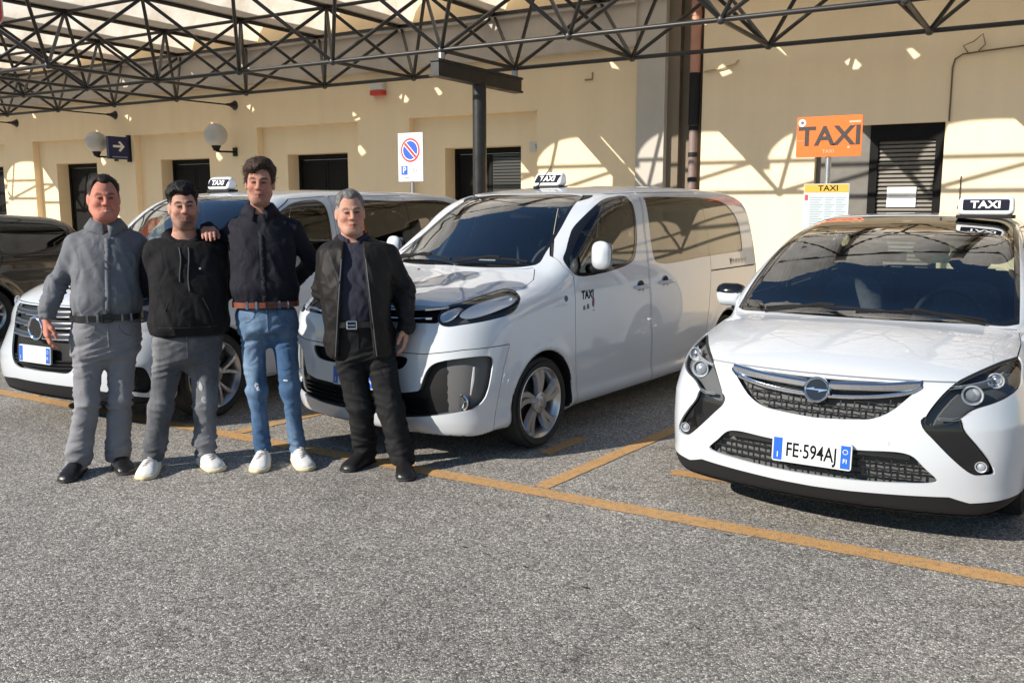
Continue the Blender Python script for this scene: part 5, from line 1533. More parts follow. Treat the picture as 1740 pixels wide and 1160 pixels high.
# ------------------------------------------------------------------ people (local frame: -y faces the camera, x to the right of the picture)
def rcone(x, y, z, a, b, ra, rb):
    a = np.asarray(a, float); b = np.asarray(b, float); d = b - a
    px, py, pz = x - a[0], y - a[1], z - a[2]
    t = np.clip((px*d[0] + py*d[1] + pz*d[2]) / max(d @ d, 1e-9), 0, 1)
    return np.sqrt((px - t*d[0])**2 + (py - t*d[1])**2 + (pz - t*d[2])**2) - (ra + (rb - ra)*t)

def ell(x, y, z, c, r):
    q = np.sqrt(((x-c[0])/r[0])**2 + ((y-c[1])/r[1])**2 + ((z-c[2])/r[2])**2 + 1e-12)
    return (q - 1) * min(r)

def table(tab, p=2.3, k=.03):
    """stack of oval sections: rows of (z, cx, cy, half width, half depth)"""
    t = np.array(sorted(tab), float)
    zz = np.linspace(t[0, 0], t[-1, 0], 200)
    sp = spline(t, False, 20)
    T_ = np.stack([np.interp(zz, sp[:, 0], sp[:, i]) for i in range(1, 5)])
    def f(x, y, z):
        cx, cy, w, d = (np.interp(z, zz, T_[i]) for i in range(4))
        q = (np.abs((x-cx)/w)**p + np.abs((y-cy)/d)**p + 1e-12)**(1/p)
        return smax((q - 1) * np.minimum(w, d), np.maximum(z - t[-1, 0], t[0, 0] - z), k)
    return f

def union(fs, k):
    def f(x, y, z):
        r = fs[0](x, y, z)
        for g in fs[1:]: r = smin(r, g(x, y, z), k)
        return r
    return f

def seg(a, b, ra, rb): return lambda x, y, z: rcone(x, y, z, a, b, ra, rb)

def bounds(pts, pad):
    P = np.array(pts, float); return P.min(0) - pad, P.max(0) + pad

def poly_part(name, f, lo, hi, h, m_, parent, keep=None):
    V, Q = snet(f, lo, hi, h)
    if keep is not None: Q = Q[keep(V[Q].mean(1))]
    return add(name, new_mesh(name, V, np.ascontiguousarray(Q)), m_, parent)

def head_field(H, yaw, pitch, roll, fat=0.0, jaw=1.0, smile=0.0, nose=1.0):
    Mr = np.array((Matrix.Rotation(yaw, 3, 'Z') @ Matrix.Rotation(pitch, 3, 'X') @ Matrix.Rotation(roll, 3, 'Y')))
    H = np.array(H, float)
    def loc(x, y, z):
        d = np.stack([x - H[0], y - H[1], z - H[2]], 0)
        q = np.tensordot(Mr.T, d, 1)
        return q[0] / 1.0, q[1] / 1.0, q[2] / 1.03
    def f(x, y, z):
        x, y, z = loc(x, y, z)
        ax = np.abs(x)
        d = ell(x, y, z, (0, .014, .040), (.077 + fat*.4, .098, .086))
        d = smin(d, ell(x, y, z, (0, -.026, -.032), (.066 + fat, .064, .088)), .03)
        d = smin(d, ell(x, y, z, (0, -.056, -.100), (.036*jaw + fat, .034, .026)), .035)
        d = smin(d, rcone(ax, y, z, (.050 + fat*.8, .005, -.060), (.024, -.058, -.100), .022 + fat*.5, .020), .025)
        d = smin(d, ell(ax, y, z, (.043, -.064, -.026), (.022, .020, .018)), .022)
        d = smin(d, rcone(ax, y, z, (.008, -.088, .020), (.046, -.070, .022), .010, .010), .014)
        d = smax(d, -ell(ax, y, z, (.031, -.104, .003), (.019, .020, .0115)), .014)
        d = smin(d, ell(ax, y, z, (.031, -.0775, .002), (.0135, .0125, .0115)), .003)
        d = smin(d, rcone(ax, y, z, (.018, -.0885, .0095), (.043, -.080, .0085), .0042, .0036), .004)
        d = smin(d, rcone(ax, y, z, (.019, -.0865, -.0055), (.041, -.079, -.005), .0038, .0032), .004)
        d = smin(d, rcone(x, y, z, (0, -.088, .014), (0, -.111*nose - .001, -.028), .0085, .0125*nose), .010)
        d = smin(d, ell(ax, y, z, (.0125, -.097, -.032), (.0095, .011, .009)), .007)
        d = smin(d, ell(x, y, z, (0, -.076, -.066), (.028, .020, .022)), .015)
        mz = -.068 + smile * ax * 4.0 * ax * 4
        d = smin(d, rcone(ax, y, z, (0, -.0955, -.0640), (.024, -.082, -.0675 + smile*.006), .0050, .0030), .005)
        d = smin(d, rcone(ax, y, z, (0, -.0950, -.0750), (.020, -.083, -.0720 + smile*.005), .0058, .0035), .005)
        d = smax(d, -rcone(ax, y, z, (0, -.108, -.0695), (.026, -.090, -.0690 + smile*.008), .0060, .003), .004)
        d = smax(d, -rcone(ax, y, z, (.018, -.106, -.040), (.036, -.088, -.068), .0025, .0020), .012)
        e = ell(ax, y - (ax-.078)*.9, z, (.080 + fat*.5, .012, -.008), (.010, .019, .031))
        e = smax(e, -ell(ax, y - (ax-.078)*.9, z, (.090 + fat*.5, .004, -.005), (.008, .009, .017)), .006)
        d = smin(d, e, .010)
        return d
    f.loc = loc
    return f

def hand_segs(w, d, across, curl=.5, out=1.0, thumb=1, splay=.10):
    """segments of a hand: wrist w, direction d along the palm, across = index-finger side; palm normal = d x across"""
    w = Vector(w); d = Vector(d).normalized(); a = Vector(across); a = (a - d * a.dot(d)).normalized()
    n = d.cross(a).normalized() * (1 if curl > 0 else -1); curl = abs(curl)
    S = []
    for i, (o, L, kk) in enumerate(((.030, .092, .92), (.010, .096, 1.0), (-.011, .092, .95), (-.030, .084, .78))):
        base = w + a * o * .55
        kn = w + d * L + a * o
        S.append((base, kn, .017, .0135))
        p = kn; dd = (d + a * (o * splay * 12)).normalized(); c = 0
        for j, ln in enumerate((.044, .028, .022)):
            c += curl * (.55, .75, .6)[j]
            dr = (dd * math.cos(c) + n * math.sin(c)).normalized()
            q = p + dr * ln * kk
            S.append((p, q, .0105 - .0012*j, .0096 - .0014*j)); p = q
    t0 = w + d * .02 + a * .020; t1 = t0 + (d * .62 + a * .55 + n * .35).normalized() * .045
    t2 = t1 + (d * .85 + a * .22 + n * .35).normalized() * .036; t3 = t2 + (d * .95 + a * .0 + n * .30).normalized() * .026
    S += [(t0, t1, .017, .0135), (t1, t2, .0125, .0112), (t2, t3, .0110, .0085)]
    return S

def skin_mat(name, base, red):
    m, nt, b = nodes_of(name)
    L = nt.links.new
    at = N(nt, 'ShaderNodeAttribute'); at.attribute_name = 'tone'
    tc = N(nt, 'ShaderNodeTexCoord')
    n1 = N(nt, 'ShaderNodeTexNoise', Scale=55.0, Detail=5.0); L(tc.outputs['Object'], n1.inputs['Vector'])
    n2 = N(nt, 'ShaderNodeTexNoise', Scale=14.0, Detail=3.0); L(tc.outputs['Object'], n2.inputs['Vector'])
    r = N(nt, 'ShaderNodeMapRange'); r.inputs[1].default_value = .3; r.inputs[2].default_value = .7; r.inputs[3].default_value = .88; r.inputs[4].default_value = 1.1; L(n1.outputs[0], r.inputs[0])
    mx = N(nt, 'ShaderNodeMix', data_type='RGBA'); mx.inputs['A'].default_value = (1, 1, 1, 1); mx.inputs['B'].default_value = (1.05, .86, .82, 1)
    L(n2.outputs[0], mx.inputs['Factor'])
    mu = N(nt, 'ShaderNodeVectorMath', operation='MULTIPLY'); L(at.outputs['Color'], mu.inputs[0]); L(mx.outputs['Result'], mu.inputs[1])
    sc = N(nt, 'ShaderNodeVectorMath', operation='SCALE'); L(mu.outputs[0], sc.inputs[0]); L(r.outputs[0], sc.inputs['Scale'])
    L(sc.outputs[0], b.inputs['Base Color'])
    b.inputs['Roughness'].default_value = .6; b.inputs['Specular IOR Level'].default_value = .08
    b.inputs['Subsurface Weight'].default_value = .0; b.inputs['Subsurface Radius'].default_value = (.012, .004, .002); b.inputs['Subsurface Scale'].default_value = 1.0
    return m

def cloth_mat(name, col, rough=.85, weave=520.0, var=.12, fade=None, sheen=.0, bump=.25, crease=(11, 11, 2.4), crot=.35, cstr=.45):
    """fade: (colour, strength) worn lighter in soft patches"""
    m, nt, b = nodes_of(name)
    L = nt.links.new
    tc = N(nt, 'ShaderNodeTexCoord')
    n1 = N(nt, 'ShaderNodeTexNoise', Scale=5.0, Detail=6.0, Roughness=.6); L(tc.outputs['Object'], n1.inputs['Vector'])
    r = N(nt, 'ShaderNodeMapRange'); r.inputs[1].default_value = .3; r.inputs[2].default_value = .7; r.inputs[3].default_value = 1 - var; r.inputs[4].default_value = 1 + var; L(n1.outputs[0], r.inputs[0])
    n4 = N(nt, 'ShaderNodeTexNoise', Scale=170.0, Detail=3.0, Roughness=.7); L(tc.outputs['Object'], n4.inputs['Vector'])
    r4 = N(nt, 'ShaderNodeMapRange'); r4.inputs[1].default_value = .3; r4.inputs[2].default_value = .7; r4.inputs[3].default_value = 1 - var * 1.1; r4.inputs[4].default_value = 1 + var * 1.1; L(n4.outputs[0], r4.inputs[0])
    mm_ = N(nt, 'ShaderNodeMath', operation='MULTIPLY'); L(r.outputs[0], mm_.inputs[0]); L(r4.outputs[0], mm_.inputs[1])
    src = None
    if fade:
        mp = N(nt, 'ShaderNodeMapping'); mp.inputs['Scale'].default_value = (3.0, 3.0, 1.3); L(tc.outputs['Object'], mp.inputs[0])
        n5 = N(nt, 'ShaderNodeTexNoise', Scale=1.6, Detail=5.0, Roughness=.55); L(mp.outputs[0], n5.inputs['Vector'])
        r5 = N(nt, 'ShaderNodeMapRange'); r5.inputs[1].default_value = .42; r5.inputs[2].default_value = .68; r5.inputs[4].default_value = fade[1]; L(n5.outputs[0], r5.inputs[0])
        mx = N(nt, 'ShaderNodeMix', data_type='RGBA'); mx.inputs['A'].default_value = (*col, 1); mx.inputs['B'].default_value = (*fade[0], 1); L(r5.outputs[0], mx.inputs['Factor'])
        src = mx.outputs['Result']
    sc = N(nt, 'ShaderNodeVectorMath', operation='SCALE'); sc.inputs[0].default_value = col
    if src is not None: L(src, sc.inputs[0])
    L(mm_.outputs[0], sc.inputs['Scale']); L(sc.outputs[0], b.inputs['Base Color'])
    b.inputs['Roughness'].default_value = rough; b.inputs['Specular IOR Level'].default_value = .25; b.inputs['Sheen Weight'].default_value = sheen
    wv = N(nt, 'ShaderNodeTexNoise', Scale=weave, Detail=2.0); L(tc.outputs['Object'], wv.inputs['Vector'])
    n6 = N(nt, 'ShaderNodeTexNoise', Scale=26.0, Detail=4.0); L(tc.outputs['Object'], n6.inputs['Vector'])
    ad = N(nt, 'ShaderNodeMath', operation='MULTIPLY_ADD'); L(n6.outputs[0], ad.inputs[0]); ad.inputs[1].default_value = 2.0; L(wv.outputs[0], ad.inputs[2])
    bp = N(nt, 'ShaderNodeBump', Strength=bump, Distance=.004); L(ad.outputs[0], bp.inputs['Height'])
    # sharp little creases
    wp = N(nt, 'ShaderNodeTexNoise', Scale=4.0, Detail=2.0); L(tc.outputs['Object'], wp.inputs['Vector'])
    vm = N(nt, 'ShaderNodeVectorMath', operation='MULTIPLY_ADD'); vm.inputs[1].default_value = (.45, .45, .45); L(wp.outputs['Color'], vm.inputs[0]); L(tc.outputs['Object'], vm.inputs[2])
    mp2 = N(nt, 'ShaderNodeMapping'); mp2.inputs['Scale'].default_value = crease; mp2.inputs['Rotation'].default_value = (0, crot, 0); L(vm.outputs[0], mp2.inputs[0])
    n7 = N(nt, 'ShaderNodeTexNoise', Scale=1.0, Detail=1.5, Roughness=.5); L(mp2.outputs[0], n7.inputs['Vector'])
    s7 = N(nt, 'ShaderNodeMath', operation='SUBTRACT'); L(n7.outputs[0], s7.inputs[0]); s7.inputs[1].default_value = .5
    a7 = N(nt, 'ShaderNodeMath', operation='ABSOLUTE'); L(s7.outputs[0], a7.inputs[0])
    p7 = N(nt, 'ShaderNodeMath', operation='POWER'); L(a7.outputs[0], p7.inputs[0]); p7.inputs[1].default_value = .6
    b7 = N(nt, 'ShaderNodeBump', Strength=cstr, Distance=.05); L(n7.outputs[0], b7.inputs['Height']); L(bp.outputs[0], b7.inputs['Normal'])
    L(b7.outputs[0], b.inputs['Normal'])
    return m

def set_tone(me, cols):
    a = me.color_attributes.new('tone', 'FLOAT_COLOR', 'POINT')
    c = np.ones((len(me.vertices), 4), np.float32); c[:, :3] = cols
    a.data.foreach_set('color', c.ravel())

def gauss(x, y, z, c, r): return np.exp(-(((x-c[0])/r[0])**2 + ((y-c[1])/r[1])**2 + ((z-c[2])/r[2])**2))

def ridged(x, y, z, s): return 1 - 2*np.abs(noise3(x, y, z, s))

def folds(amp, seed, vert=1.0, extra=None):
    """cloth creases: broad soft ones and sharper diagonal pulls"""
    def f(x, y, z):
        a = noise3(x*7, y*7, z*3.5*vert, seed)*.6
        b = ridged(x*15 + z*6, y*13, z*3.2*vert, seed+5)*.55
        c = ridged(x*11 - z*11, y*11, z*4.0*vert + x*3, seed+9)*.4
        r = amp*(a + b*1.1 + c*.8)
        if extra is not None: r = r + extra(x, y, z)
        return r
    return f

def person(cfg):
    c = cfg
    root = empty('person', (*c['base'], 0), -c['az'], c['label'], 'person', 'men posing in front of the taxis')
    J = {k: np.array(v, float) for k, v in c['J'].items()}
    c['torso'] = [(z, x, y, w*c.get('slim', .93), d*.93) for z, x, y, w, d in c['torso']]
    Hf = head_field(J['head'], c.get('yaw', 0), c.get('pitch', 0), c.get('roll', 0), c.get('fat', 0), c.get('jaw', 1), c.get('smile', 0), c.get('nose', 1))
    # ---- arms: shoulder, elbow, wrist per side
    arm_skin = []; hands = []
    for s in 'LR':
        arm_skin += [seg(J['sh'+s], J['el'+s], .040, .033), seg(J['el'+s], J['wr'+s], .033, .026)]
        hs = hand_segs(J['wr'+s], c['hand'+s][0], c['hand'+s][1], c['hand'+s][2])
        hands.append((s, hs))
    torso_tab = c['torso']
    tk = table([(z, x, y, w*.82, d*.82) for z, x, y, w, d in torso_tab])
    hips = [seg(J['hip'+s], J['kn'+s], .060, .042) for s in 'LR'] + [seg(J['kn'+s], J['an'+s], .042, .032) for s in 'LR'] + [seg(J['an'+s], J['toe'+s]*.5 + J['an'+s]*.5 - np.array([0, 0, .03]), .035, .03) for s in 'LR']
    nk = seg(J['neck'] + np.array([0, .01, -.04]), J['head'] + np.array([0, .018, -.07]), c.get('neckr', .058)*1.08, c.get('neckr', .058))
    hand_f = [[seg(np.array(a), np.array(b), ra, rb) for a, b, ra, rb in hs] for s, hs in hands]
    core = union([tk, nk] + arm_skin + hips, .03)
    def whole(x, y, z):
        d = core(x, y, z)
        d = smin(d, Hf(x, y, z), .025)
        for hf in hand_f:
            d = smin(d, union(hf, .007)(x, y, z), .012)
        return d
    allp = list(J.values())
    lo, hi = bounds(allp, .16)
    headz = J['head'][2] - .185
    wr = {s: J['wr'+s] for s in 'LR'}
    hd = {s: Vector(c['hand'+s][0]).normalized() for s in 'LR'}
    def near_hand(P, s):
        q = P - wr[s]; t = q @ np.array(hd[s])
        return (np.linalg.norm(q, axis=1) < .24) & (t > -.01)
    def body_keep(P):
        k = P[:, 2] < headz
        for s in 'LR': k &= ~near_hand(P, s)
        return k
    chunks = []
    V, Q = snet(core, lo, hi, .022, it=1); chunks.append((V, Q[body_keep(V[Q].mean(1))]))
    hl, hh = bounds([J['head']], .19); hl[2] -= .04; hh[2] = J['head'][2] + .16
    headneck = lambda x, y, z: smin(core(x, y, z), Hf(x, y, z), .025)
    V, Q = snet(headneck, hl, hh, .0048); chunks.append((V, Q[V[Q].mean(1)[:, 2] >= headz - .035]))
    nhead = (len(chunks[0][0]), len(V))
    for (s, hs), hf in zip(hands, hand_f):
        pl, ph = bounds([np.array(p) for a, b, _, _ in hs for p in (a, b)], .03)
        fa = union(hf, .007); ar = union(arm_skin, .02)
        V, Q = snet(lambda x, y, z: smin(fa(x, y, z), ar(x, y, z), .012), pl, ph, .0048, it=2)
        chunks.append((V, Q[near_hand(V[Q].mean(1), s)]))
    Vs = np.vstack([v for v, q in chunks]); off = np.cumsum([0] + [len(v) for v, q in chunks])
    Qs = np.concatenate([q + o for (v, q), o in zip(chunks, off)])
    me = new_mesh('body', Vs, Qs)
    x, y, z = Hf.loc(Vs[:, 0], Vs[:, 1], Vs[:, 2]); ax = np.abs(x)
    sk = np.array(c['skin']); col = np.repeat(sk[None], len(Vs), 0)
    def blend(mask, colr):
        nonlocal col
        col = col * (1 - mask[:, None]) + np.array(colr)[None] * mask[:, None]
    inh = (np.abs(x) < .12) & (np.abs(y) < .14) & (z > -.14) & (z < .16)
    h_ = inh.astype(float)
    blend(h_ * .55 * gauss(ax, y, z, (.042, -.07, -.030), (.022, .04, .02)), sk * [1.12, .72, .68])
    blend(h_ * .5 * gauss(x, y, z, (0, -.112, -.030), (.016, .02, .016)), sk * [1.1, .70, .66])
    blend(h_ * .75 * np.exp(-((np.abs(z + .0695 - 0) / .0105)**2 + (ax/.024)**4)) * (y < -.07), sk * [.85, .50, .50])
    blend(h_ * .95 * np.exp(-((np.abs(z + .0693) / .0042)**2 + (ax/.026)**4)) * (y < -.075) * (1 - c.get('teeth', 0)), sk * [.30, .16, .15])
    if c.get('teeth', 0):
        blend(h_ * .9 * np.exp(-((np.abs(z + .0690) / .0034)**2 + (ax/.018)**4)) * (y < -.078), (.72, .66, .60))
    blend(h_ * .55 * np.exp(-(((z - .004)/.014)**2 + ((ax - .028)/.021)**2)) * (y < -.05), sk * [.55, .46, .44])  # eye-socket shade painted into the skin colour
    bz = .0225 + .004 - ((ax - .034)/.022)**2 * .006
    blend(h_ * c.get('brow', .8) * np.exp(-(((z - bz)/.0064)**4 + ((ax - .033)/.020)**4)) * (y < -.055), c['browcol'])
    blend(h_ * .95 * np.exp(-(((z - .0022)/.0052)**4 + ((ax - .031)/.0145)**4)) * (y < -.055), (.035, .022, .018))
    blend(h_ * .45 * np.exp(-((np.abs(ax - .019 - (-.036 - z)*.55)/.0045)**2)) * (z < -.036) * (z > -.072) * (y < -.06), sk * [.60, .50, .48])  # shade of the nose-to-mouth fold, also put into the colour
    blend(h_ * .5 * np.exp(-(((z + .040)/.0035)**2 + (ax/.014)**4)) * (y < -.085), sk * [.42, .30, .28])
    if 'beard' in c:
        bc, full, mid_ = c['beard']
        zone = (y < .03) & (z < -.045)
        jawm = smoothstep(-.035, -.062, z) * (y < .02) * (z > -.135)
        mouthm = np.exp(-((ax/.040)**4 + ((z + .080)/.036)**4)) * (y < -.045)
        lips = np.exp(-(((z + .0695)/.010)**2 + (ax/.024)**4))
        nz = .75 + .25*noise3(x*260, y*260, z*260, 3)
        blend(h_ * np.clip((jawm*full + mouthm*mid_) * nz, 0, .92) * (1 - lips), bc)
    set_tone(me, col)
    body = add('body', me, skin_mat('skin_tone', c['skin'], .3), root)
    # ---- hair
    hc = c['hair']
    cols = np.array(hc['col']); grey = np.array(hc['grey'])
    def hair_f(x, y, z):
        X, Y, Z = Hf.loc(x, y, z)
        n = noise3(X*38, Y*38, Z*30, 11)*.45 + noise3(X*85 + Z*30, Y*85, Z*50, 12)*.35 + noise3(X*160, Y*150, Z*110, 13)*.25
        top = smoothstep(.03, .10, Z)
        zl = hc['lineZ'] - hc.get('fringe', 0)*np.exp(-((X + hc.get('fx', 0))/.03)**2) - hc.get('temple', .5)*np.clip(np.abs(X) - .045, 0, .05) + hc.get('reced', 0)*np.exp(-((np.abs(X) - .040)/.014)**2)
        lw = smoothstep(-.055, -.022, Y); lw2 = smoothstep(.012, .045, Y)
        low = (zl - Z)*(1-lw) + (-.022 - Z)*lw*(1-lw2) + (-.080 - Z)*lw2
        tk_ = smoothstep(-.004, .030, -low)
        d = ell(X, Y, Z, (0, .014, .040), (.0775 + c.get('fat', 0)*.4, .0985, .0865)) - .001 - (hc['side'] + (hc['top'] - hc['side'])*top)*tk_ - n*hc['rough']*(.35 + .65*tk_)
        d = smax(d, low + n*.007, .008)
        d = smax(d, -(ell(np.abs(X), Y, Z, (.088, .008, -.016), (.017, .018, .030))), .006)
        return d
    hm = cloth_mat('hair_tone', (1, 1, 1), .55)
    V, Q = snet(hair_f, hl, hh + np.array([0, 0, .03]), .0046, slack=2.2)
    X, Y, Z = Hf.loc(V[:, 0], V[:, 1], V[:, 2])
    side = smoothstep(.05, .00, Z) * hc.get('sidegrey', .5) + hc.get('allgrey', 0)
    stre = noise3(X*120, Y*40, Z*60, 21)*.5 + .5
    t = np.clip(side*(.45 + .8*stre) + hc.get('allgrey', 0)*.4*stre, 0, 1)[:, None]
    hme = new_mesh('hair', V, Q)
    set_tone(hme, (cols*(1-t) + grey*t) * (.75 + .5*stre[:, None]))
    mh, nt, b = nodes_of('hair_tone')
    at = N(nt, 'ShaderNodeAttribute'); at.attribute_name = 'tone'; nt.links.new(at.outputs['Color'], b.inputs['Base Color'])
    b.inputs['Roughness'].default_value = .62; b.inputs['Specular IOR Level'].default_value = .22
    ho = add('hair', hme, mh, root)
    # short strands break the outline
    rng = np.random.default_rng(c['seed'])
    g = fgrad(hair_f, V, .004); g /= np.maximum(np.linalg.norm(g, axis=1, keepdims=True), 1e-9)
    pick = rng.integers(0, len(V), hc.get('strands', 1600))
    P0 = V[pick] - g[pick]*.003; n_ = g[pick]
    comb = np.array(hc.get('comb', (0, .5, .3)))
    dirn = n_*hc.get('lift', .6) + comb + rng.normal(0, .35, (len(pick), 3)); dirn /= np.linalg.norm(dirn, axis=1, keepdims=True)
    Ls = hc.get('slen', .014) * rng.uniform(.5, 1.2, len(pick))
    sid = np.cross(dirn, n_ + .01); sid /= np.maximum(np.linalg.norm(sid, axis=1, keepdims=True), 1e-6)
    wv = .0011
    A = P0 - sid*wv; B = P0 + sid*wv; mid_ = P0 + dirn*Ls[:, None]*.55 + n_*.002; C1 = mid_ - sid*wv*.7; C2 = mid_ + sid*wv*.7; E_ = P0 + dirn*Ls[:, None] - np.array([0, 0, 1])*Ls[:, None]*.15
    n = len(pick); SV = np.vstack([A, B, C2, C1, E_]); i = np.arange(n)
    SF = np.concatenate([np.stack([i, i+n, i+2*n], 1), np.stack([i, i+2*n, i+3*n], 1), np.stack([i+3*n, i+2*n, i+4*n], 1)])
    sm = new_mesh('hair_strands', SV, SF); tt = t[pick]; sc_ = (cols*(1-tt) + grey*tt) * rng.uniform(.6, 1.5, (n, 1)); set_tone(sm, np.vstack([sc_]*5))
    so = add('hair_strands', sm, mh, ho); so['kind'] = 'stuff'
    # ---- clothes
    for fn in c['clothes']: fn(root, J, c)
    return root

def trousers(col_m, waist, hem, rad, fold_amp, break_amp, seed, tight=0.0, stack=1.0):
    """rad: (thigh, knee, hem) radii"""
    def make(root, J, c):
        tab = [(z, x, y, w + .012, d + .010) for z, x, y, w, d in c['torso'] if z < waist + .03]
        tab = [r for r in tab if r[0] > c['crotch']]
        zs = [r[0] for r in tab]
        pel = table(tab, 2.4, .05)
        legs = []
        for s in 'LR':
            h, k, a = J['hip'+s], J['kn'+s], J['an'+s]
            legs += [seg(h, k, rad[0], rad[1]), seg(k, a - np.array([0, 0, .03]), rad[1], rad[2])]
        lf, rf = union(legs[:2], .02), union(legs[2:], .02)
        fill = seg((J['hipL'] + J['hipR'])/2, (J['hipL'] + J['hipR'])/2*np.array([1, 1, 0]) + np.array([0, .0, c['crotch'] - .01]), .085, .045)
        un = lambda x, y, z: smin(smin(pel(x, y, z), fill(x, y, z), .04), smin(lf(x, y, z), rf(x, y, z), .010), .035)
        kz = (J['knL'][2] + J['knR'][2]) / 2; az_ = (J['anL'][2] + J['anR'][2]) / 2
        def f(x, y, z):
            d = un(x, y, z)
            a = noise3(x*9, y*9, z*6, seed)*.5
            kn = np.exp(-((z - kz)/.11)**2); an = np.exp(-((z - az_ - .05)/.075)**2); cr = np.exp(-((z - c['crotch'] - .02)/.10)**2)
            hor = ridged(x*6 + z*4, y*7, z*23 + x*5, seed+3)
            hor2 = ridged(x*7 - z*6, y*8, z*30 - x*8, seed+7)
            lng = ridged(x*14, y*14, z*3.2 + x*3, seed+2)
            dsp = fold_amp*(a + lng*.45) + fold_amp*1.35*(kn*1.1*hor + cr*.9*hor2) + break_amp*an*(hor*.8 + hor2*.6)
            d = d - dsp
            return smax(d, np.maximum(z - waist, hem(x) - z), .008)
        allp = [J[k] for k in ('hipL', 'hipR', 'knL', 'knR', 'anL', 'anR')] + [np.array([r[1] - r[3], r[2] - r[4], r[0]]) for r in tab] + [np.array([r[1] + r[3], r[2] + r[4], r[0]]) for r in tab]
        lo, hi = bounds(allp, .12)
        c['_tr'] = f
        poly_part('trousers', f, lo, hi, .0085, col_m, root)
    return make

def top_garment(name, m_, hem, waist_blouse, rad, seed, amp, collar=None, cuff=.0, inflate=.014, open_front=None, neckcut=.072, sleeves='LR', extra=None, h=.0095, wl=1.0, hand_out=.0, blouse_z=.10):
    """shirt, hoodie or jacket; rad = (shoulder, elbow, wrist) radii"""
    def make(root, J, c):
        tab = [(z, x, y, w + inflate, d + inflate) for z, x, y, w, d in c['torso'] if z > hem - .12 and z < J['neck'][2] - .005]
        tr = table(tab, 2.35, .05)
        parts = [tr]
        for s in sleeves:
            e = J['wr'+s] + (J['el'+s] - J['wr'+s]) * cuff
            parts += [seg(J['sh'+s], J['el'+s], rad[0], rad[1]), seg(J['el'+s], e, rad[1], rad[2])]
            parts += [seg(J['sh'+s], J['neck']*.62 + J['sh'+s]*.38 + np.array([0, .012, -.022]), rad[0]*.92, .052)]
        un = union(parts, .036)
        fo = folds(amp, seed)
        def f(x, y, z):
            d = un(x, y, z)
            elb = 0
            for s in sleeves:
                e = J['el'+s]; q = np.exp(-((x-e[0])**2 + (y-e[1])**2 + (z-e[2])**2)/.085**2)
                elb = elb + q*ridged(x*9, y*9, z*30 + x*14, seed+4)*amp*1.5
                w_ = J['wr'+s]; q = np.exp(-((x-w_[0])**2 + (y-w_[1])**2 + (z-w_[2]-.05)**2)/.08**2)
                elb = elb + q*ridged(x*8, y*8, z*34 + x*6, seed+6)*amp*1.3
            bl = waist_blouse*np.exp(-((z - hem - blouse_z)/.06)**2)
            gather = np.exp(-np.clip(z - hem, 0, 1)/.10) * ridged(x*22, y*22, z*3, seed+8)*amp*.9*wl
            d = d - fo(x, y, z) - elb - bl - gather
            d = smax(d, hem - z, .010)
            nd = rcone(x, y, z, J['neck'] + np.array([0, .015, -.04]), J['head'] + np.array([0, .02, -.05]), neckcut, neckcut*1.15)
            d = smax(d, -nd, .010)
            d = smax(d, z - J['neck'][2] - .035, .03)
            if open_front is not None: d = smax(d, -open_front(x, y, z, J), .012)
            if extra is not None: d = extra(d, x, y, z, J)
            return d
        pts = [J[k+s] for k in ('sh', 'el', 'wr') for s in 'LR'] + [np.array([r[1]-r[3], r[2]-r[4], max(r[0], hem)]) for r in tab] + [np.array([r[1]+r[3], r[2]+r[4], r[0]]) for r in tab]
        lo, hi = bounds(pts, .13); lo[2] = max(lo[2], hem - .05) if cuff > -1 and all(J['wr'+s][2] > hem for s in sleeves) else lo[2]
        o = poly_part(name, f, lo, hi, h, m_, root)
        c['_front'] = f
        return o
    return make

def front_of(f, x, z, y0=-.45, y1=.1):
    """y of the cloth surface seen from the front at (x, z)"""
    x = np.atleast_1d(np.asarray(x, float)); z = np.atleast_1d(np.asarray(z, float))
    ys = np.linspace(y0, y1, 111)
    v = f(np.repeat(x[:, None], 111, 1).ravel(), np.repeat(ys[None], len(x), 0).ravel(), np.repeat(z[:, None], 111, 1).ravel()).reshape(len(x), 111)
    return ys[(v < 0).argmax(1)]

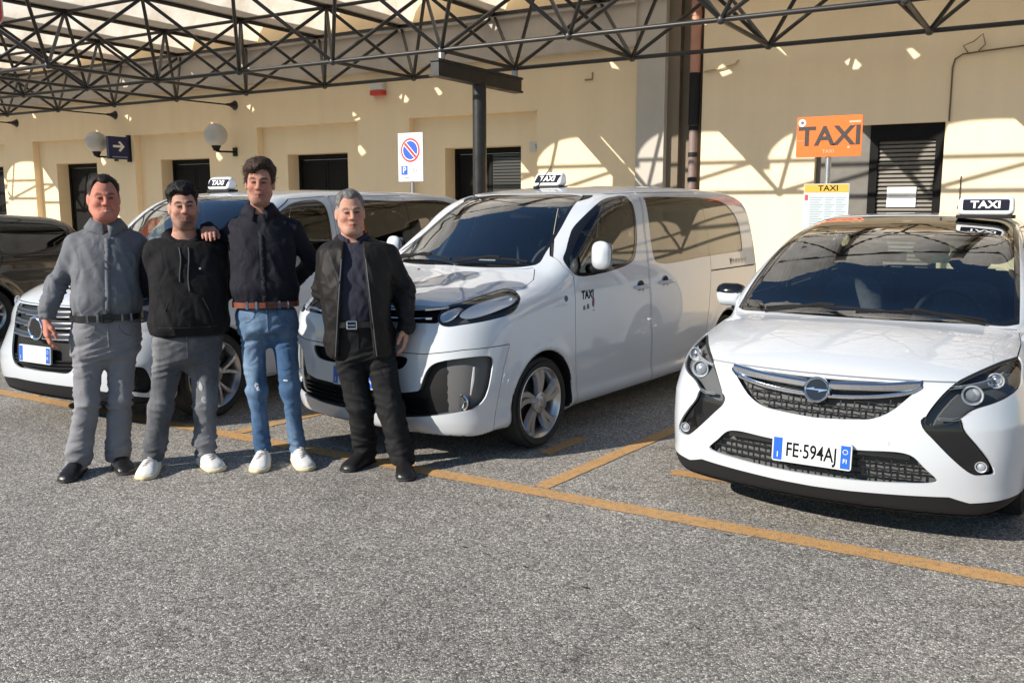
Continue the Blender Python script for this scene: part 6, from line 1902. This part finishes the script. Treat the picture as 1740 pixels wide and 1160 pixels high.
def belt(m_, z, thick=.010, hgt=.034, buckle=True, bx=0.0, silver=True):
    def make(root, J, c):
        t = np.array(sorted(c['torso']), float)
        cx, cy, w, d = (np.interp(z, t[:, 0], t[:, i]) for i in range(1, 5))
        w += .020; d += .018
        m = MB(); n = 48; V = []; F = []
        for i in range(n):
            a = 2*math.pi*i/n
            ca, sa = math.copysign(abs(math.cos(a))**(2/2.4), math.cos(a)), math.copysign(abs(math.sin(a))**(2/2.4), math.sin(a))
            for e, zz in ((0, -hgt/2), (thick, -hgt/2), (thick, hgt/2), (0, hgt/2)):
                V.append((cx + (w+e)*ca, cy + (d+e)*sa, z + zz))
        for i in range(n):
            j = (i+1) % n
            for k in range(4): F.append([i*4+k, j*4+k, j*4+(k+1) % 4, i*4+(k+1) % 4])
        m.poly(V, F); b_ = m.build('belt', m_, root, True)
        if buckle:
            yb = cy - d - thick - .004
            q = MB()
            for a0, a1 in (((-.028, -.022), (.028, -.022)), ((.028, -.022), (.028, .022)), ((.028, .022), (-.028, .022)), ((-.028, .022), (-.028, -.022))):
                q.tube([(cx + bx + a0[0], yb, z + a0[1]), (cx + bx + a1[0], yb, z + a1[1])], .0045, 6)
            q.tube([(cx + bx - .026, yb - .002, z), (cx + bx + .02, yb - .003, z)], .003, 5)
            q.build('buckle', M['chrome'] if silver else M['alloy_dark'], b_, True)
        for dx in (-.11, -.055, .08, .13):
            xx = dx
            yb = cy - (d + thick) * (1 - min(.98, abs(dx/(w+.01)))**2.4)**(1/2.4) - .004
            MB().box((cx + xx - .006, yb, z - hgt/2 - .006), (cx + xx + .006, yb + .012, z + hgt/2 + .006)).build('belt_loop', c['trouser_mat'], b_)
    return make

def shoes(m_up, m_sole, L=.285, wid=.050, sneaker=True, lace=None):
    def make(root, J, c):
        for s in 'LR':
            a = J['an'+s]; t = J['toe'+s]
            d = np.array([t[0]-a[0], t[1]-a[1]]); d /= np.linalg.norm(d)
            o = np.array([a[0], a[1]]) - d*.055     # heel centre
            def loc(x, y):
                u = (x-o[0])*d[0] + (y-o[1])*d[1]; v = -(x-o[0])*d[1] + (y-o[1])*d[0]
                return u, v
            sh = .026 if sneaker else .016
            def wide(u): return wid*(.70 + .42*smoothstep(0, L*.66, u) - .62*smoothstep(L*.74, L*1.02, u)**1.5)
            def up(x, y, z):
                u, v = loc(x, y)
                top = np.interp(u, [-.03, .0, .05, .09, .15, .21, L-.04, L], [.105, .112, .118, .112, .086, .064, .050, .030])
                if not sneaker: top = top - .006
                w = wide(u) * (1 - .55*np.clip((z-.03)/.10, 0, 1)**1.4) + .004
                q = smax(np.abs(v) - w, np.maximum(u - L + .02, -u - .02), .05)
                return smax(smax(q, z - top, .045), sh - .004 - z, .006)
            def sole(x, y, z):
                u, v = loc(x, y)
                q = smax(np.abs(v) - wide(u) - .007, np.maximum(u - L + .010, -u - .030), .05)
                return smax(q, np.maximum(z - sh - (.006*smoothstep(.12, 0, u) if sneaker else 0), .001 - z), .010)
            ends = [np.array([o[0], o[1], 0]), np.array([o[0]+d[0]*L, o[1]+d[1]*L, .10])]
            lo, hi = bounds(ends, .075); lo[2] = -.02; hi[2] = .15
            so = empty('shoe'); so.parent = root
            poly_part('upper', up, lo, hi, .0075, m_up, so)
            poly_part('sole', sole, lo, hi, .0075, m_sole, so)
            if lace is not None:
                lc = MB()
                for k in range(5):
                    u = .10 + k*.022
                    zt = float(np.interp(u, [.05, .09, .15, .21, L-.04], [.118, .112, .086, .064, .050])) + .001
                    pts = []
                    for vv in np.linspace(-.024, .024, 5):
                        q = o + d*(u + .008*math.sin(vv*90 + k)) + np.array([-d[1], d[0]])*vv
                        pts.append((q[0], q[1], zt - abs(vv)*.35 + .004))
                    lc.tube(pts, .004, 5)
                lc.build('laces', lace, so, True)
    return make
def collar(m_, r=.066, h=.038, drop=.03, point=.055, gap=.35, lift=0.0, spread=.02):
    """a turned-down collar round the neck with two front points"""
    def make(root, J, c):
        nb_ = J['neck'] + np.array([0, .012, .012 + lift])
        top = J['head'] + np.array([0, .02, -.07])
        ax_ = (top - nb_); ax_ /= np.linalg.norm(ax_)
        n = 40; V = []; F = []
        for i in range(n + 1):
            t = -1 + 2*i/n                      # -1 .. 1, 0 = nape
            a = t*(math.pi - gap)
            cx, sy = math.sin(a), math.cos(a)   # nape at +y
            e = abs(t)**3
            ctr = nb_ - np.array([0, 0, 1])*(.030*e)
            ro = r*(1 + .04*math.sin(5*a))
            pin = ctr + np.array([cx*ro, sy*ro*.98, .0])
            up = pin + ax_*h*(1 - .35*e)
            o1 = ctr + np.array([cx*(ro + .010), sy*(ro + .010), h*(1-.35*e) - .002])
            fl = ctr + np.array([cx*(ro + spread + .016), sy*(ro + spread + .016) - .006*e, -drop - point*e*.9])
            for p in (pin - np.array([0, 0, .02]), up, o1, fl, fl + np.array([0, 0, -.0])*1): V.append(p)
        for i in range(n):
            for k in range(3): F.append([i*5+k, (i+1)*5+k, (i+1)*5+k+1, i*5+k+1])
        o = add('collar', new_mesh('collar', np.array(V), np.array(F)), m_, root)
        md = o.modifiers.new('thick', 'SOLIDIFY'); md.thickness = .004; md.offset = 1
        return o
    return make

def placket(m_, btn, x0, z0, z1, n=7, w=.016):
    def make(root, J, c):
        f = c['_front']; zs = np.linspace(z1, z0, 22); xs = np.interp(zs, [z0, z1], [x0[0], x0[1]])
        V = []; F = []
        for dx in (-w, w):
            y = front_of(f, xs + dx, zs) - .004
            V += list(zip(xs + dx, y, zs))
        k = len(zs)
        F = [[i, i+1, k+i+1, k+i] for i in range(k-1)]
        o = add('placket', new_mesh('placket', np.array(V), np.array(F)), m_, root)
        md = o.modifiers.new('thick', 'SOLIDIFY'); md.thickness = .003
        for q in np.linspace(z1 - .05, z0 + .04, n):
            x = float(np.interp(q, [z0, z1], [x0[0], x0[1]])); y = float(front_of(f, x, q)[0]) - .0085
            MB().lathe([(0, -.002), (.0055, -.0015), (.006, .001)], 10, 'y', (x, y, q)).build('button', btn, o)
    return make

def drawstrings(m_):
    def make(root, J, c):
        f = c['_front']; n = J['neck']
        for dx, L, ph in ((-.035, .20, 0), (.012, .255, 1.0)):
            zs = np.linspace(n[2] - .075, n[2] - .075 - L, 12); xs = n[0] + dx + .006*np.sin(np.linspace(0, 5, 12) + ph)
            ys = front_of(f, xs, zs) - .006
            MB().tube(list(zip(xs, ys, zs)), .0042, 6).build('drawstring', m_, root, True)
        x, z = n[0] + .075, n[2] - .20
        y = float(front_of(f, x, z)[0]) - .004
        MB().lathe([(0, -.002), (.007, -.002), (.007, .002)], 8, 'y', (x, y, z)).build('small_logo', M['white_ink'], root)
    return make

def hood(m_):
    def make(root, J, c):
        n = J['neck']
        def f(x, y, z):
            X, Y, Z = x - n[0], y - n[1] - .01, z - n[2]
            r = np.sqrt(X**2 + Y**2 + 1e-9); a = np.arctan2(X, Y)       # 0 = back
            back = .5 + .5*np.cos(a)
            R0 = .088 + .022*back; zc = -.030 + .028*back - .030*(1-back)**2
            th = .022 + .016*back + .004*noise3(X*20, Y*20, Z*26, 4)
            return np.sqrt((r - R0)**2 + ((Z - zc)*.85)**2) - th
        lo, hi = n - .22, n + .22
        poly_part('hood', f, lo, hi, .0095, m_, root)
    return make

def fly(m_, z0, z1, x):
    def make(root, J, c):
        t = np.array(sorted(c['torso']), float)
        V = []
        zs = np.linspace(z1, z0, 8)
        cy, d = np.interp(zs, t[:, 0], t[:, 2]), np.interp(zs, t[:, 0], t[:, 4])
        MB().tube([(x, a - b - .013, z) for a, b, z in zip(cy, d, zs)], .0045, 5).build('fly_seam', m_, root, True)
    return make

def surf_line(f, xs, zs, off=.002, n=14):
    P = spline(list(zip(xs, zs)), False, 5)
    y = front_of(f, P[:, 0], P[:, 1])
    # drop points where the line runs off the cloth
    ok = y > -.44
    return [(a, b - off, c_) for (a, c_), b, k in zip(P, y, ok) if k]

def jeans_seams(m_, top, cx, half=.125, back=False):
    """front pockets, side creases and knee creases drawn as raised seams"""
    def make(root, J, c):
        f = c['_tr']
        for s in (-1, 1):
            pts = surf_line(f, [cx + s*.062, cx + s*.075, cx + s*.105, cx + s*half], [top - .02, top - .060, top - .085, top - .090])
            if len(pts) > 3: MB().tube(pts, .0028, 5).build('pocket_seam', m_, root, True)
    return make

def knee_rips(m_, spots):
    def make(root, J, c):
        f = c['_tr']
        for x, z, w, h in spots:
            xs = np.array([x - w, x - w*.3, x + w*.5, x + w, x + w*.4, x - w*.6]); zs = np.array([z, z + h, z + h*.6, z - h*.2, z - h, z - h*.7])
            y = front_of(f, xs, zs) - .0035
            m = MB(); m.poly(list(zip(xs, y, zs)), [list(range(6))]); m.build('rip', m_, root)
    return make

def zip_lines(m_, x, z0, z1):
    def make(root, J, c):
        f = c['_front']
        for dx0, dx1 in x:
            zs = np.linspace(z1, z0, 16); xs = J['neck'][0] + np.linspace(dx0, dx1, 16)
            y = front_of(f, xs, zs)
            MB().tube(list(zip(xs, y - .002, zs)), .0038, 5).build('zip', m_, root, True)
    return make

def hoodie_trim(m_, hem):
    def make(root, J, c):
        f = c['_front']; cx = J['neck'][0] - .01
        for z in (hem + .055,):
            pts = surf_line(f, list(cx + np.linspace(-.17, .17, 12)), [z]*12)
            if len(pts) > 3: MB().tube(pts, .0022, 5).build('rib_seam', m_, root, True)
        for s in (-1, 1):
            pts = surf_line(f, [cx + s*.09, cx + s*.12, cx + s*.145], [hem + .23, hem + .16, hem + .08])
            if len(pts) > 3: MB().tube(pts, .0030, 5).build('pocket_seam', m_, root, True)
    return make

BLACK_PLASTIC = M['plastic']
grey_shirt = cloth_mat('grey_shirt', (.140, .146, .162), .82, var=.10)
grey_trs = cloth_mat('grey_trousers', (.21, .21, .228), .85, var=.10, crease=(4.0, 4.0, 11), crot=.25, cstr=.5)
hoodie_m = cloth_mat('black_hoodie', (.010, .0095, .011), .9, var=.15)
grey_jean = cloth_mat('faded_grey_jeans', (.085, .088, .098), .85, var=.16, fade=((.26, .265, .28), .8), crease=(4.0, 4.0, 11), crot=.25, cstr=.5)
navy_shirt = cloth_mat('dark_navy_shirt', (.010, .010, .017), .8, var=.12)
blue_jean = cloth_mat('faded_blue_jeans', (.044, .094, .185), .85, var=.18, fade=((.20, .29, .41), .9), crease=(4.0, 4.0, 11), crot=.25, cstr=.5)
polo_m = cloth_mat('navy_polo', (.030, .030, .046), .88, var=.12)
jacket_m = cloth_mat('black_jacket', (.012, .0105, .0105), .62, var=.12, bump=.15)
black_trs = cloth_mat('black_trousers', (.011, .011, .012), .8, var=.12, crease=(4.0, 4.0, 11), crot=.25, cstr=.5)
leather_b = mat('black_leather', (.012, .011, .011), .35, var=.15, vscale=20, bump=.15, bscale=150)
leather_r = mat('red_brown_leather', (.19, .050, .025), .45, var=.15, vscale=20)
sneaker_w = mat('white_sneaker', (.74, .73, .70), .6, var=.05, vscale=20)
sole_c = mat('cream_sole', (.66, .57, .38), .65, var=.06)
sole_b = mat('black_sole', (.014, .014, .014), .7)
lace_w = mat('pale_laces', (.62, .56, .54), .8)
btn_g = mat('grey_button', (.16, .16, .17), .4); btn_k = mat('black_button', (.02, .02, .022), .3)

def men():
    person(dict(slim=.97, seed=1, base=(-4.97, 3.31), az=R(-56.34), label='man in grey shirt and grey trousers with black shoes, leftmost of four men',
        J=dict(head=(.140, -.005, 1.650), neck=(.140, .02, 1.500), shL=(-.030, .02, 1.380), shR=(.310, .02, 1.380), elL=(-.150, .035, 1.145), elR=(.40, .14, 1.17), wrL=(-.212, -.02, .948), wrR=(.52, .30, 1.12),
               hipL=(.005, .01, .80), hipR=(.190, .01, .80), knL=(-.025, -.02, .44), knR=(.155, -.01, .42), anL=(-.100, .0, .09), anR=(.128, .03, .09), toeL=(-.165, -.18, 0), toeR=(.165, -.13, 0)),
        handL=((-.02, -.06, -1), (.25, -1, 0), -.55), handR=((1, .2, -.1), (0, 0, 1), .4), yaw=R(4), fat=.010, jaw=1.15, smile=.15, teeth=1, neckr=.064,
        skin=(.50, .235, .175), browcol=(.12, .06, .045), brow=.8,
        torso=[(.70,.095,.01,.165,.125),(.80,.098,.01,.188,.135),(.90,.108,.005,.186,.14),(.96,.115,0,.180,.138),(1.08,.125,-.01,.182,.146),(1.2,.13,-.005,.186,.143),(1.31,.138,.0,.192,.132),(1.39,.14,.01,.172,.112),(1.455,.14,.015,.112,.084),(1.51,.14,.02,.070,.064)],
        crotch=.69, trouser_mat=grey_trs,
        hair=dict(col=(.020, .014, .012), grey=(.12, .11, .11), side=.004, top=.012, rough=.004, line=-.002, lineZ=.084, reced=.016, temple=.3, sidegrey=.8, comb=(.3, .7, .1), lift=.25, slen=.014, strands=1500),
        clothes=[trousers(grey_trs, .965, lambda x: .045, (.092, .069, .070), .007, .013, 11),
                 top_garment('shirt', grey_shirt, .950, .010, (.056, .046, .037), 21, .0075, cuff=.02, inflate=.010, wl=1.2),
                 collar(grey_shirt, .072, .020, .030, .040, .10, .006, .032), placket(grey_shirt, btn_g, (.118, .142), .965, 1.42, 7),
                 jeans_seams(mat('grey_seam', (.10, .10, .11), .8), .93, .11), belt(leather_b, .952, silver=False), fly(grey_trs, .78, .93, .112), shoes(leather_b, sole_b, .295, .048, False)]))
    person(dict(slim=1.02, seed=2, base=(-4.585, 3.608), az=R(-51.80), label='man with dark beard in black hoodie, grey jeans and white sneakers', 
        J=dict(head=(.107, -.02, 1.598), neck=(.104, .02, 1.440), shL=(-.055, .02, 1.335), shR=(.285, .02, 1.335), elL=(-.125, .15, 1.12), elR=(.335, .10, 1.09), wrL=(-.30, .29, 1.15), wrR=(.24, .26, .94),
               hipL=(-.010, .01, .755), hipR=(.190, .01, .755), knL=(-.082, -.02, .40), knR=(.172, -.02, .39), anL=(-.148, 0, .09), anR=(.158, .01, .09), toeL=(-.190, -.17, 0), toeR=(.225, -.17, 0)),
        handL=((-1, .2, 0), (0, 0, 1), .4), handR=((-.8, .1, -.4), (0, 0, 1), .4), yaw=R(3), pitch=R(-3), roll=R(-3), jaw=1.0, smile=.0, neckr=.062,
        skin=(.46, .285, .22), browcol=(.030, .020, .018), brow=.98, beard=((.045, .034, .032), .50, .70),
        torso=[(.66,.09,.01,.15,.115),(.76,.09,.01,.172,.13),(.84,.098,0,.192,.145),(.95,.105,-.01,.200,.155),(1.08,.11,-.01,.200,.150),(1.2,.112,0,.200,.143),(1.29,.113,.005,.186,.13),(1.345,.11,.01,.168,.112),(1.405,.105,.02,.108,.084),(1.45,.104,.02,.068,.064)],
        crotch=.65, trouser_mat=grey_jean,
        hair=dict(col=(.010, .009, .009), grey=(.20, .20, .21), side=.003, top=.026, rough=.009, line=-.010, lineZ=.074, reced=.0, temple=.8, fringe=.016, fx=-.015, sidegrey=.85, comb=(.35, .2, .35), lift=.22, slen=.016, strands=1900),
        clothes=[trousers(grey_jean, .90, lambda x: .062, (.092, .067, .058), .007, .017, 31),
                 top_garment('hoodie', hoodie_m, .840, .012, (.064, .058, .046), 41, .0085, inflate=.016, neckcut=.070, wl=.3, blouse_z=.06),
                 hood(hoodie_m), drawstrings(mat('hoodie_cord', (.05, .05, .055), .7)), hoodie_trim(mat('hoodie_seam', (.022, .021, .024), .8), .840), fly(grey_jean, .70, .84, .085), knee_rips(mat('pale_thread', (.42, .43, .45), .9), [(.150, .52, .012, .030), (.165, .44, .016, .022)]), shoes(sneaker_w, sole_c, .285, .050, True, lace_w)]))
    person(dict(slim=.97, seed=3, base=(-4.121, 4.016), az=R(-45.73), label='tallest man, in dark shirt and blue jeans with red-brown belt',
        J=dict(head=(-.062, -.005, 1.742), neck=(-.068, .02, 1.592), shL=(-.205, .03, 1.468), shR=(.120, .03, 1.468), elL=(-.335, .20, 1.37), elR=(.235, .07, 1.26), wrL=(-.375, .095, 1.478), wrR=(.10, .23, 1.12),
               hipL=(-.145, .01, .905), hipR=(.045, .01, .90), knL=(-.130, -.01, .475), knR=(.072, -.02, .475), anL=(-.105, .02, .09), anR=(.105, -.02, .09), toeL=(-.140, -.19, 0), toeR=(.170, -.27, 0)),
        handL=((.05, -.92, -.18), (1, 0, 0), -.42), handR=((-1, .1, -.2), (0, 0, 1), .4), yaw=R(-4), roll=R(2), jaw=.95, neckr=.056, nose=1.05,
        skin=(.45, .255, .195), browcol=(.055, .032, .024), brow=.95, beard=((.13, .085, .070), .32, .34),
        torso=[(.83,-.05,.01,.155,.11),(.92,-.052,.01,.172,.118),(1.0,-.054,.005,.174,.115),(1.08,-.056,0,.176,.118),(1.2,-.058,-.005,.180,.125),(1.36,-.06,0,.188,.126),(1.45,-.062,.01,.172,.112),(1.52,-.065,.02,.115,.088),(1.57,-.068,.02,.072,.066),(1.60,-.068,.02,.060,.058)],
        crotch=.80, trouser_mat=blue_jean,
        hair=dict(col=(.042, .025, .018), grey=(.16, .12, .10), side=.012, top=.026, rough=.010, line=-.004, lineZ=.078, reced=.0, temple=.8, fringe=.030, fx=.035, sidegrey=.2, comb=(-.3, -.1, -.5), lift=.12, slen=.024, strands=2300),
        clothes=[trousers(blue_jean, 1.030, lambda x: .070, (.081, .055, .043), .006, .010, 51),
                 top_garment('shirt', navy_shirt, 1.015, .012, (.054, .045, .037), 61, .0080, inflate=.009, wl=1.0),
                 collar(navy_shirt, .066, .020, .030, .044, .34, .006, .032), placket(navy_shirt, btn_k, (-.056, -.066), 1.03, 1.46, 7),
                 belt(leather_r, 1.016, bx=.03, silver=False), jeans_seams(mat('jean_seam', (.05, .10, .20), .8), 1.00, -.054), fly(blue_jean, .86, .99, -.05), knee_rips(mat('white_thread', (.62, .66, .70), .9), [(-.128, .52, .014, .020), (-.120, .49, .010, .028), (.045, .545, .016, .005)]), shoes(sneaker_w, sole_c, .295, .049, True, lace_w)]))
    person(dict(slim=1.02, seed=4, base=(-3.507, 4.287), az=R(-39.28), label='older grey-haired man in open black jacket and black trousers, rightmost man',
        J=dict(head=(-.170, -.01, 1.566), neck=(-.158, .02, 1.415), shL=(-.300, .03, 1.302), shR=(.045, .03, 1.302), elL=(-.345, .12, 1.10), elR=(.140, .05, 1.10), wrL=(-.26, .27, .95), wrR=(.146, -.02, .890),
               hipL=(-.215, .01, .785), hipR=(-.030, .01, .785), knL=(-.140, 0, .39), knR=(.045, -.06, .385), anL=(-.115, .08, .09), anR=(.113, -.12, .09), toeL=(-.235, -.07, 0), toeR=(.135, -.38, 0)),
        handL=((.6, .1, -.6), (0, 0, 1), .4), handR=((-.02, -.05, -1), (-.2, -1, 0), .5), yaw=R(8), roll=R(-3), fat=.003, jaw=1.0, neckr=.060, nose=1.08,
        skin=(.48, .29, .22), browcol=(.11, .085, .075), brow=.8,
        torso=[(.68,-.13,.01,.14,.115),(.78,-.135,.01,.162,.13),(.88,-.14,0,.160,.138),(.93,-.145,-.01,.158,.145),(1.05,-.148,-.015,.166,.152),(1.18,-.15,-.01,.172,.147),(1.28,-.15,0,.174,.132),(1.345,-.152,.01,.156,.112),(1.40,-.155,.02,.10,.082),(1.445,-.158,.02,.066,.062)],
        crotch=.67, trouser_mat=black_trs,
        hair=dict(col=(.070, .060, .055), grey=(.34, .33, .34), side=.003, top=.010, rough=.0035, line=-.010, lineZ=.078, reced=.008, temple=.6, sidegrey=.9, allgrey=.25, comb=(0, -.2, .2), lift=.5, slen=.009, strands=1500),
        clothes=[trousers(black_trs, .930, lambda x: .050, (.098, .076, .068), .007, .012, 71),
                 top_garment('polo_shirt', polo_m, .925, .006, (.060, .05, .04), 81, .0040, inflate=.010, sleeves='', wl=.6),
                 collar(polo_m, .070, .018, .024, .034, .28, .006, .028), belt(leather_b, .915, bx=-.03), fly(black_trs, .76, .89, -.14),
                 top_garment('jacket', jacket_m, .700, .004, (.068, .062, .050), 91, .0100, inflate=.038, neckcut=.085, open_front=lambda x, y, z, J: smax(np.abs(x - (J['neck'][0] + .004)) - (.050 + .055*np.clip((J['neck'][2] - z)/.7, 0, 1)), y + .0, .03), wl=.35), zip_lines(mat('zip_grey', (.16, .16, .17), .4, metal=.5), ((-.066, -.118), (.074, .126)), .72, 1.30),
                 collar(jacket_m, .092, .024, .030, .075, .70, -.012, .042), shoes(leather_b, sole_b, .29, .049, False)]))
build_people_carrier()
build_van()
build_left_van()
build_estate()
men()
